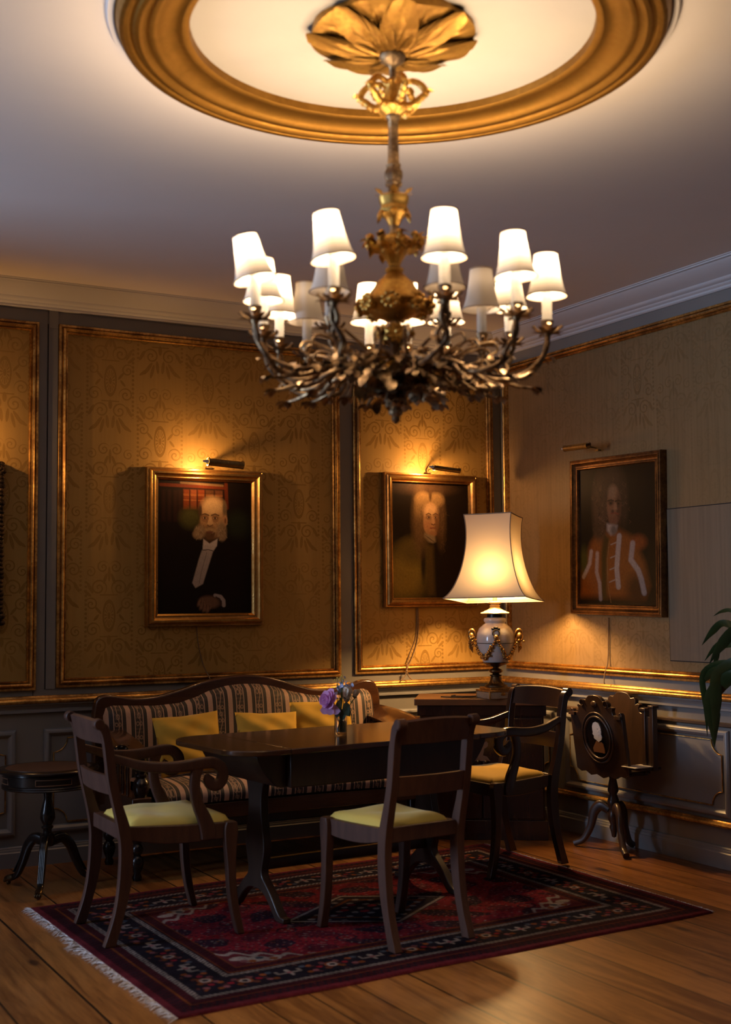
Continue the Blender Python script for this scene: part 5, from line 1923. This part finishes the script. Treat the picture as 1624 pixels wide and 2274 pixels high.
for i, (ang, rad, lit, tilt, dz, bend_) in enumerate(ARMS):
    a = R(ang)
    ca, sa = math.cos(a), math.sin(a)
    cz = CZ - .078 + dz                              # foot of the candle sleeve
    P = lambda r, z, d=0.0: Vector((r * ca - d * sa, r * sa + d * ca, zl(z)))
    bm = BM()
    if rad > .25:
        k = rad / .42
        for d, dz_, rr in ((-.014, 0, .0085), (.014, .012, .0070)):
            add_tube(bm, [P(.03, 2.015 + dz_, d * .5), P(.12 * k, 2.035 + dz_, d), P(.20 * k, 2.012 + dz_, -d), P(.28 * k, 1.985 + dz_, d * 1.3), P(.35 * k, 1.995 + dz_, d), P(.395 * k, 2.035 + dz_, -d), P(.415 * k, 2.085, d * .6), P(rad, cz - .040, 0)], [rr * 1.2, rr, rr, rr, rr, rr, rr, rr], 8, 5)
        # twig ends and tendrils
        add_tube(bm, [P(.30 * k, 1.985, .01), P(.34 * k, 1.972, .014), P(.39 * k, 1.966, .016)], [.008, .0065, .003], 7)
        for q in range(5):
            add_leaf(bm, P(.375 * k, 1.967, .015), (ca - sa * (q - 2) * .5, sa + ca * (q - 2) * .5, .25 * (q % 2) - .15), (0, 0, 1), .042, .024, .6, 5, .3, .3)
        add_tube(bm, [P(.20 * k, 2.02, -.01), P(.24 * k, 1.985, -.025), P(.27 * k, 1.970, -.035)], [.006, .005, .0025], 6)
        for q in range(4):
            add_leaf(bm, P(.262 * k, 1.972, -.032), (ca * .7 - sa * (q - 2.4) * .6, sa * .7 + ca * (q - 2.4) * .6, -.3 + .2 * (q % 2)), (0, 0, 1), .036, .022, .7, 5, .3, .3)
        for sgn in (-1, 1):
            add_tube(bm, [P(.14 * k, 2.035, sgn * .01), P(.20 * k, 2.075, sgn * .04), P(.255 * k, 2.090, sgn * .05), P(.27 * k, 2.066, sgn * .05), P(.245 * k, 2.050, sgn * .045)], [.0055, .005, .0045, .004, .003], 6)
        for q in range(22):
            rr = random.uniform(.10, .42) * k
            add_leaf(bm, P(rr, 2.01 + max(-.03, min(.02, random.gauss(0, .012))) + max(0, rr - .36 * k) * .9, max(-.03, min(.03, random.gauss(0, .016)))), (ca * random.uniform(-.2, 1) - sa * random.gauss(0, .7), sa * random.uniform(-.2, 1) + ca * random.gauss(0, .7), random.uniform(-.6, .7)), (0, 0, 1), random.uniform(.026, .044), random.uniform(.018, .028), random.uniform(.5, 1.3), 5, .3, .35)
    else:
        for d in (-.012, .012):
            add_tube(bm, [P(.015, 2.03, d), P(.08, 2.035, d * 1.5), P(rad * .85, 2.055, -d), P(rad * .99, 2.095, d * .6), P(rad, cz - .040)], .0075, 8, 5)
        for q in range(12):
            rr = random.uniform(.06, rad)
            add_leaf(bm, P(rr, 2.04 + random.gauss(0, .018), random.gauss(0, .02)), (ca - sa * random.gauss(0, .7), sa + ca * random.gauss(0, .7), random.uniform(-.5, .8)), (0, 0, 1), random.uniform(.03, .055), .022, .7, 4, .3)
    arm = obj('arm', bm, 'bronze', ch, smooth=50, recalc=False)
    arm['label'] = 'bronze twig arm with its shade lit' if lit else 'bronze twig arm with its shade only dimly lit'
    top = P(rad, cz)
    bm = BM()
    add_lathe(bm, [(.008, -.045), (.012, -.038), (.011, -.026), (.016, -.010), (.019, .0), (.019, .006), (.015, .007)], top, 18)
    for q in range(9):
        b = q * 2 * PI / 9
        add_leaf(bm, top + Vector((.010 * math.cos(b), .010 * math.sin(b), -.036)), (math.cos(b), math.sin(b), .25 + .5 * (q % 2)), (0, 0, 1), .042, .022, .4, 5, .3)
        if q % 2 == 0:
            add_tube(bm, [top + Vector((.010 * math.cos(b), .010 * math.sin(b), -.034)), top + Vector((.034 * math.cos(b), .034 * math.sin(b), -.022)), top + Vector((.044 * math.cos(b), .044 * math.sin(b), -.012))], [.003, .0035, .006], 6, 2)
    obj('candle_cup', bm, 'bronze', arm, smooth=50, recalc=False)
    bm = BM()
    add_lathe(bm, [(.0142, .004), (.0148, .030), (.0145, .060), (.0148, .104)], top, 18, caps=False)
    obj('candle_sleeve', bm, 'candle', arm, smooth=50)
    bm = shade_mesh()
    ax = Vector((-sa, ca, 0))
    mt = Matrix.Translation(top + Vector((0, 0, .078))) @ (Matrix.Rotation(R(tilt), 4, ax) if tilt else Matrix.Identity(4))
    if bend_:
        mt = Matrix.Translation(top + Vector((0, 0, .080))) @ Matrix.Rotation(R(tilt), 4, Vector((rgt.y, -rgt.x, 0)) if True else ax)
    bmesh.ops.transform(bm, matrix=mt, verts=bm.verts)
    sh_ = obj('lamp_shade', bm, 'candleshade', arm, smooth=60)
    for nm_, rr, zz_ in (('bottom_trim', .0612, .001), ('top_trim', .0350, .127)):
        bm = BM()
        add_tube(bm, [Vector((rr * math.cos(b), rr * math.sin(b), zz_)) for b in np.linspace(0, 2 * PI, 37)], .0020, 6, 1)
        bmesh.ops.transform(bm, matrix=mt, verts=bm.verts)
        obj(nm_, bm, 'piping', sh_, smooth=60, recalc=False)
    if True:
        wp = mt @ Vector((0, 0, .094))
        light('candle_bulb', 'POINT', (CX + wp.x, CY + wp.y, ZC + wp.z), BULB_W if lit else .45, CANDLE, .022)

# ================================================================ FOLIO STAND
fs = thing('folio_stand', 'carved dark wood stand with an oval bust medallion, by the right wall', 'stand', (-.185, -1.262, 0), R(-90))
# local x = -world y (to the right in the picture), local -y = into the room
CREST = [(-.215, .0), (-.215, .385), (-.205, .400), (-.190, .395), (-.185, .378), (-.165, .372), (-.145, .380), (-.140, .405), (-.150, .425), (-.130, .432), (-.112, .422), (-.115, .450), (-.098, .468), (-.072, .462), (-.062, .476), (-.040, .494), (0, .500)]
out = CREST + [(-a, b) for a, b in CREST[-2::-1]]
BOT = [(.215, .0), (.18, -.020), (.14, -.012), (.10, -.036), (.05, -.024), (0, -.044), (-.05, -.024), (-.10, -.036), (-.14, -.012), (-.18, -.020)]
outl = out + BOT[1:]


def lean_panel(nm, y0, lean_, z0, parent):
    bm = BM()
    add_prism(bm, outl, -.012, .012, lambda u, v, w: Vector((u, y0 + w + lean_ * v, z0 + v * .82)))
    return obj(nm, bm, 'carvedwood', parent, bevel=.003)


fp = lean_panel('front_panel', -.060, -.1066, .425, fs)
rp_ = lean_panel('rear_panel', .050, .075, .435, fs)


def fpt(x, z, d):                       # on the face of the front panel
    return Vector((x, -.060 - .13 * (z - .425) - .012 - d, z))


bm = BM()
for rx, rz, r_ in ((.104, .112, .0075), (.124, .134, .006)):
    add_tube(bm, [fpt(rx * math.cos(b), .605 + rz * math.sin(b), .002) for b in np.linspace(0, 2 * PI, 41)], r_, 8, 1)
obj('medallion_frame', bm, 'carvedwood', fp, smooth=60)
bm = BM()
vs = [bm.verts.new(fpt(.104 * math.cos(b), .605 + .112 * math.sin(b), .0008)) for b in np.linspace(0, 2 * PI, 40, endpoint=False)]
bm.faces.new(vs)
obj('medallion_ground', bm, 'ebony', fp, smooth=0)
HEAD = [(-.006, -.012), (-.020, -.008), (-.026, .000), (-.023, .010), (-.029, .014), (-.034, .020), (-.029, .028), (-.031, .040), (-.030, .060), (-.020, .078), (.0, .086), (.022, .080), (.036, .062), (.040, .040), (.036, .018), (.042, .006), (.034, -.010), (.020, -.016), (.010, -.022)]
COAT = [(-.006, -.012), (.010, -.022), (.030, -.020), (.044, -.030), (.052, -.060), (.050, -.078), (-.040, -.078), (-.044, -.058), (-.030, -.040), (-.018, -.026)]
bm = BM()
add_prism(bm, [(x - .002, z + .605) for x, z in HEAD], .001, .006, lambda u, v, w: fpt(u, v, w))
for q in range(26):
    x = random.uniform(.008, .034); z = random.uniform(.004, .072 - abs(x - .012) * .8)
    add_ball(bm, fpt(x, .605 + z, .005), (.0065, .0012, .0065), 8, 6)
obj('medallion_bust', bm, 'marble', fp, smooth=40)
bm = BM()
add_prism(bm, [(x - .002, z + .605) for x, z in COAT], .001, .005, lambda u, v, w: fpt(u, v, w))
obj('medallion_coat', bm, 'inlay', fp, smooth=40)
bm = BM()
for s in (-1, 1):
    add_tube(bm, [fpt(s * .098 + .018 * math.cos(b), .79 + .016 * math.sin(b), .002) for b in np.linspace(0, 1.7 * PI, 14)], .004, 6, 1)
    add_box(bm, fpt(s * .19, .725, .006), (.05, .014, .016))
add_ball(bm, fpt(0, .785, .002), (.026, .007, .018), 12, 8)
obj('carving', bm, 'carvedwood', fp, smooth=50)
# tray between the panels with a sheet of paper, end posts, and the far side panel
bm = BM(); add_box(bm, (0, -.005, .430), (.43, .13, .022)); obj('bottom_tray', bm, 'carvedwood', fs, bevel=.003)
for s in (-1, 1):
    bm = BM(); add_box(bm, (s * .220, .045, .595), (.026, .030, .33)); add_box(bm, (s * .220, .045, .765), (.044, .044, .016)); obj('end_post', bm, 'carvedwood', fs, bevel=.003)
bm = BM(); add_prism(bm, [(.200, .455), (.286, .455), (.286, .70), (.262, .728), (.200, .736)], .038, .056, lambda u, v, w: Vector((u, w, v)))
add_box(bm, (.230, .02, .462), (.11, .14, .016))
add_box(bm, (.282, .045, .615), (.026, .032, .33)); add_box(bm, (.282, .045, .782), (.042, .042, .014))
obj('side_shelf', bm, 'carvedwood', fs, bevel=.003)
bm = BM(); add_lathe(bm, [(.034, .425), (.030, .405), (.018, .385), (.026, .345), (.030, .32), (.020, .30), (.030, .27), (.034, .245), (.022, .22), (.030, .20), (.030, .165), (.018, .14), (.024, .125), (.016, .10), (.012, .075), (.0, .068)], (0, 0, 0), 22)
obj('turned_column', bm, 'carvedwood', fs, smooth=50)
for ang in (-155, -25, 90):
    a = R(ang)
    k_ = 1.0 if ang < 0 else .55
    bm = BM()
    add_sweep(bm, [(.025 * math.cos(a), .025 * math.sin(a), .215), (.075 * k_ * math.cos(a), .075 * k_ * math.sin(a), .235), (.115 * k_ * math.cos(a), .115 * k_ * math.sin(a), .195), (.135 * k_ * math.cos(a), .135 * k_ * math.sin(a), .12), (.180 * k_ * math.cos(a), .180 * k_ * math.sin(a), .045), (.235 * k_ * math.cos(a), .235 * k_ * math.sin(a), .018)],
              [.05, .06, .055, .04, .034, .034], .034, Vector((-math.sin(a), math.cos(a), 0)), 3, 12, 4)
    obj('scroll_leg', bm, 'carvedwood', fs, smooth=50)
sh = BM()
add_prism(sh, [(-.06, -.075), (.05, -.075), (.05, .06), (-.06, .06)], 0, .003, lambda u, v, w: Vector((-.200 + v, -1.490 + u, .4715 + w)))
tag(obj('paper_sheet', sh, 'paperwhite', smooth=0), 'white sheet of paper lying on the side shelf of the carved folio stand', 'paper')

# ================================================================ ROUND TABLE
dt = thing('drum_table', 'small round dark pedestal table with a leather top, at the left edge behind the armchair', 'table', (-3.06, -.58, 0), R(8))
bm = BM(); add_lathe(bm, [(.225, .552), (.238, .556), (.240, .563), (.234, .570), (.20, .571)], (0, 0, 0), 64); obj('table_top', bm, 'ebony', dt, smooth=50)
bm = BM(); add_lathe(bm, [(.198, .5705), (.198, .5722)], (0, 0, 0), 64); obj('leather_inset', bm, 'leather', dt, smooth=50)
bm = BM(); add_lathe(bm, [(.212, .553), (.214, .546), (.208, .542), (.208, .500), (.212, .497), (.215, .491), (.211, .486), (.214, .481), (.208, .476), (.10, .474)], (0, 0, 0), 64); obj('apron', bm, 'ebony', dt, smooth=40)
for k in range(4):
    a = R(-105) + k * PI / 2
    bm = BM()
    P_ = [Vector((.210 * math.cos(a + q), .210 * math.sin(a + q), z)) for q, z in [(x, .533) for x in np.linspace(-.40, .40, 9)] + [(x, .507) for x in np.linspace(.40, -.40, 9)]]
    add_tube(bm, P_ + [P_[0]], .0022, 5, 1)
    obj('drawer_bead', bm, 'inlay', dt, smooth=60)
bm = BM(); add_lathe(bm, [(.040, .476), (.040, .462), (.020, .450), (.018, .42), (.024, .395), (.034, .355), (.036, .33), (.024, .305), (.020, .298), (.028, .292), (.028, .285), (.020, .278), (.020, .262), (.034, .252), (.036, .215), (.030, .200), (.0, .195)], (0, 0, 0), 24)
obj('pedestal', bm, 'ebony', dt, smooth=50)
for k in range(3):
    a = R(-122) + k * 2 * PI / 3
    bm = BM()
    V3 = lambda r, z, d=0: Vector((r * math.cos(a) - d * math.sin(a), r * math.sin(a) + d * math.cos(a), z))
    ppath = [V3(.025, .225), V3(.075, .232), (V3(.115, .190)), V3(.145, .115), V3(.180, .050), V3(.215, .034)]
    add_sweep(bm, ppath, [.05, .050, .044, .036, .028, .022], [.040, .038, .036, .032, .028, .024], Vector((-math.sin(a), math.cos(a), 0)), 4, 12, 4)
    for d in (-.010, -.003, .004, .011):
        add_tube(bm, [p + Vector((0, 0, 0)) + V3(0, 0, d) + V3(.016, .014) * (1.0) for p in ppath[1:5]], .0028, 5, 4)
    lg = obj('fluted_leg', bm, 'ebony', dt, smooth=50)
    bm = BM()
    add_sweep(bm, [V3(.200, .040), V3(.228, .030), V3(.245, .024)], [.030, .034, .028], [.030, .036, .030], Vector((-math.sin(a), math.cos(a), 0)), 3, 10, 2)
    for d in (-.010, 0, .010):
        add_ball(bm, V3(.246, .020, d), (.008, .006, .010), 8, 6)
    add_ball(bm, V3(.232, .012), (.012, .012, .012), 10, 7)
    obj('paw_foot', bm, 'darkbronze', lg, smooth=50)

# ================================================================ FLOWERS ON THE TABLE
VB = Vector((-1.978, -1.527, .7442))
vz = thing('flower_vase', 'small clear glass of water with cut stems on the long table', 'vase', VB)
bm = BM()
add_lathe(bm, [(.0, .0), (.026, .0), (.0285, .003), (.029, .115), (.0270, .115), (.0268, .012), (.0, .010)], (0, 0, 0), 36, caps=False)
obj('glass', bm, 'glass', vz, smooth=50)
bm = BM(); add_lathe(bm, [(.0, .0115), (.0262, .0125), (.0264, .062), (.0, .062)], (0, 0, 0), 32, caps=False); obj('water', bm, 'water', vz, smooth=50)
vr = Vector((math.cos(yaw), -math.sin(yaw), 0))            # across the view, used only to lay the bunch out
vf = Vector((math.sin(yaw), math.cos(yaw), 0))
up3 = Vector((0, 0, 1))


def at3(x, y, z):
    return VB + vr * x + vf * y + up3 * z


def stem(bm, p, foot):
    add_tube(bm, [at3(*foot), at3(foot[0] * .3 + p[0] * .1, 0, .085), at3(p[0] * .6, p[1] * .6, .085 + (p[2] - .085) * .55), at3(*p)], .0022, 6, 4)


def petals(bm, c, ax, n, ln, wd, open_, curl, jit=.15):
    ax = Vector(ax).normalized()
    s = ax.orthogonal().normalized()
    t = ax.cross(s)
    for i in range(n):
        b = 2 * PI * (i + random.random() * .4) / n
        d = (s * math.cos(b) + t * math.sin(b)) * math.sin(open_ + random.gauss(0, jit)) + ax * math.cos(open_ + random.gauss(0, jit))
        add_leaf(bm, c, d, ax, ln * random.uniform(.85, 1.12), wd, curl, 6, .35, .5)


G2 = 'cut flowers in the glass on the table'
# peony
pp = (-.046, -.02, .155)
pe = thing('peony', 'full pink peony drooping to the left in the glass vase', 'flower', at3(*pp), 0, G2)
loc_off = lambda p: p - at3(*pp)
axp = (vr * -.75 - vf * .55 + up3 * .15)
bm = BM()
cpe = Vector((0, 0, 0))
for n_, ln, wd, op, cu_2 in ((7, .052, .046, 1.75, -.2), (8, .050, .044, 1.30, -.5), (9, .046, .038, .95, -.8), (10, .040, .030, .65, -1.0), (10, .034, .022, .35, -1.1), (8, .028, .016, .15, -.8)):
    petals(bm, cpe, axp, n_, ln, wd, op, cu_2, .16)
for q in range(3):
    add_leaf(bm, vr * (-.012 + q * .014) - up3 * .020 - vf * .01, -up3 + vr * (-.55 + .45 * q) - vf * .3, -vf, .046, .038, .25, 6, .2, .5)
obj('petals', bm, 'petal', pe, smooth=60, recalc=False)
bm = BM(); stem(bm, (pp[0] + .012, pp[1] + .006, pp[2] - .004), (.008, .004, .013)); bmesh.ops.translate(bm, vec=-at3(*pp), verts=bm.verts); obj('stem', bm, 'stem', pe)
# roses
for nm, lab, p, ln, n_ in (('rose', 'open cream white rose standing upright in the glass vase', (.028, -.012, .166), .046, 6), ('rosebud', 'small cream rosebud leaning right in the glass vase', (.066, .0, .176), .031, 4)):
    ro = thing(nm, lab, 'flower', at3(*p), 0, G2)
    ax = up3 + vr * (.15 if nm == 'rose' else .45)
    bm = BM()
    base = -ax.normalized() * .014
    for n2_, l2, w2, op in ((n_ + 2, ln * 1.25, ln * .95, .50), (n_ + 1, ln * 1.2, ln * .85, .30), (n_, ln * 1.1, ln * .7, .12)):
        petals(bm, base, ax, n2_, l2, w2, op, -.55, .06)
    add_ball(bm, (0, 0, 0), (ln * .34, ln * .34, ln * .50), 12, 8)
    obj('petals', bm, 'rose', ro, smooth=60, recalc=False)
    bm = BM()
    petals(bm, base - ax.normalized() * .002, ax, 5, ln * .7, .010, .9, .4)
    obj('sepals', bm, 'stem', ro, smooth=60, recalc=False)
    bm = BM(); stem(bm, (p[0], p[1], p[2] - .012), (-.004, -.006, .013)); bmesh.ops.translate(bm, vec=-at3(*p), verts=bm.verts); obj('stem', bm, 'stem', ro)
# blue and yellow sprays
p = (.012, .012, .212)
bl = thing('blue_spray', 'spray of tiny pale blue florets at the top of the flower vase', 'flower', at3(*p), 0, G2)
bm = BM()
for q in range(26):
    c = vr * random.gauss(0, .018) + vf * random.gauss(0, .012) + up3 * random.gauss(-.002, .015)
    if q == 0:
        c = vr * .040 + up3 * .012
    petals(bm, c, (random.gauss(0, 1), random.gauss(0, 1) - .5, .8), 5, .010, .009, 1.2, .2)
obj('florets', bm, 'bluepetal', bl, smooth=60, recalc=False)
bm = BM()
for q in range(5):
    a_, b_ = random.gauss(0, .014), random.gauss(0, .010)
    add_tube(bm, [vr * -.010 - up3 * .20, vr * -.012 - up3 * .13, vr * (a_ * .4 - .006) - up3 * .06, vr * a_ + vf * b_ + up3 * .005], .0013, 5, 3)
obj('stem', bm, 'stem', bl)
p = (-.004, .010, .240)
ye = thing('yellow_spray', 'thin sprig of yellow florets rising highest in the flower vase', 'flower', at3(*p), 0, G2)
bm = BM()
for a_, b_ in ((-.010, .014), (.010, .022), (-.012, -.016), (.0, .006), (-.020, .004), (.018, .008)):
    add_ball(bm, vr * a_ + up3 * b_, (.004, .004, .004), 8, 6)
obj('florets', bm, 'yellowdot', ye)
bm = BM()
for a_, b_ in ((-.010, .014), (.010, .022), (-.012, -.016), (.018, .008)):
    add_tube(bm, [vr * .004 - up3 * .228, vr * .002 - up3 * .12, vr * (a_ * .5) - up3 * .05, vr * a_ + up3 * b_], .0011, 5, 3)
obj('stem', bm, 'stem', ye)
# dark foliage spilling over the rim
p = (.002, -.012, .125)
fo = thing('foliage_sprig', 'dark grey green leaves hanging over the rim of the glass vase', 'leaves', at3(*p), 0, G2)
bm = BM()
for (x, z, dx, dz_, l, w_) in ((-.012, .030, -.10, -1, .060, .030), (.006, .010, .05, -1, .050, .032), (.016, .035, .25, -.9, .060, .032), (-.004, .050, -.2, -.7, .055, .028), (.020, .040, .35, -.8, .046, .028), (.026, .020, .3, -1, .046, .026)):
    add_leaf(bm, vr * x + up3 * (z - .02) - vf * .006, vr * dx + up3 * dz_ - vf * .35, -vf, l, w_, .3, 6, .2, .1)
obj('leaves', bm, 'flowerleaf', fo, smooth=60, recalc=False)
bm = BM()
for q in range(7):
    a_ = random.gauss(0, .012)
    add_tube(bm, [vr * (-.016 + .005 * q) - up3 * .112 + vf * .012, vr * a_ * .3 - up3 * .04 + vf * .012, vr * a_ + up3 * .04], .0018, 5, 3)
obj('stem', bm, 'stem', fo)

# ================================================================ PLANT AT THE RIGHT EDGE
PX_, PY_ = -.42, -2.62
pl = thing('potted_plant', 'dark green strap-leaved plant reaching in at the right edge, before the right wall', 'plant', (PX_, PY_, 0))
bm = BM(); add_lathe(bm, [(.0, .0), (.16, .0), (.16, .03), (.10, .05), (.07, .12), (.065, .60), (.09, .70), (.075, .78), (.075, .822), (.100, .972), (.110, .974), (.110, .997), (.098, .997), (.092, .962), (.0, .960)], (0, 0, 0), 32); obj('pedestal_pot', bm, 'pot', pl, smooth=40)


def strap(bm, pts, wd):
    P = smooth_path(pts, 5)
    rows = []
    n = len(P)
    for i, p in enumerate(P):
        q = i / (n - 1)
        t = (P[min(i + 1, n - 1)] - P[max(0, i - 1)]).normalized()
        s = t.cross(Vector((.55, .83, .05))).normalized()
        nn = s.cross(t)
        w = wd / 2 * (min(1, .45 + q * 1.5) * min(1, (1 - q) * 3.2 + .04))
        rows.append([bm.verts.new(p - s * w + nn * w * .25), bm.verts.new(p), bm.verts.new(p + s * w + nn * w * .25)])
    for a, b in zip(rows, rows[1:]):
        bm.faces.new((a[0], a[1], b[1], b[0])); bm.faces.new((a[1], a[2], b[2], b[1]))


def wl(x, y, z):
    return Vector((x - PX_, y - PY_, z))


root_ = (PX_, PY_, .97)
ENDS = [((-.40, -2.265, 1.262), (-.41, -2.40, 1.285), .018), ((-.40, -2.185, 1.125), (-.41, -2.34, 1.230), .034), ((-.40, -2.200, 1.052), (-.41, -2.34, 1.145), .026), ((-.39, -2.235, .985), (-.42, -2.33, 1.120), .024),
        ((-.41, -2.195, .948), (-.43, -2.33, 1.015), .050), ((-.40, -2.205, .700), (-.43, -2.225, 1.0), .028), ((-.40, -2.235, .780), (-.42, -2.275, .95), .020), ((-.42, -2.270, .660), (-.45, -2.30, .90), .070), ((-.45, -2.30, .70), (-.47, -2.36, 1.0), .055),
        ((-.60, -2.70, 1.2), (-.5, -2.66, 1.3), .05), ((-.30, -2.90, 1.06), (-.36, -2.78, 1.25), .05), ((-.66, -2.50, 1.06), (-.55, -2.55, 1.2), .05), ((-.50, -2.90, 1.0), (-.46, -2.78, 1.2), .05), ((-.36, -2.5, 1.32), (-.4, -2.56, 1.2), .04)]
for e, m, wd in ENDS:
    bm = BM()
    r_ = Vector((PX_ + random.gauss(0, .02), PY_ + random.gauss(0, .02), .96))
    mid1 = r_.lerp(Vector(m), .55) + Vector((0, 0, .07))
    strap(bm, [wl(*r_), wl(*mid1), wl(*m), wl(*(Vector(m).lerp(Vector(e), .55) + Vector((0, 0, .012)))), wl(*e)], wd)
    obj('leaf', bm, 'leaf', pl, smooth=60, recalc=False)
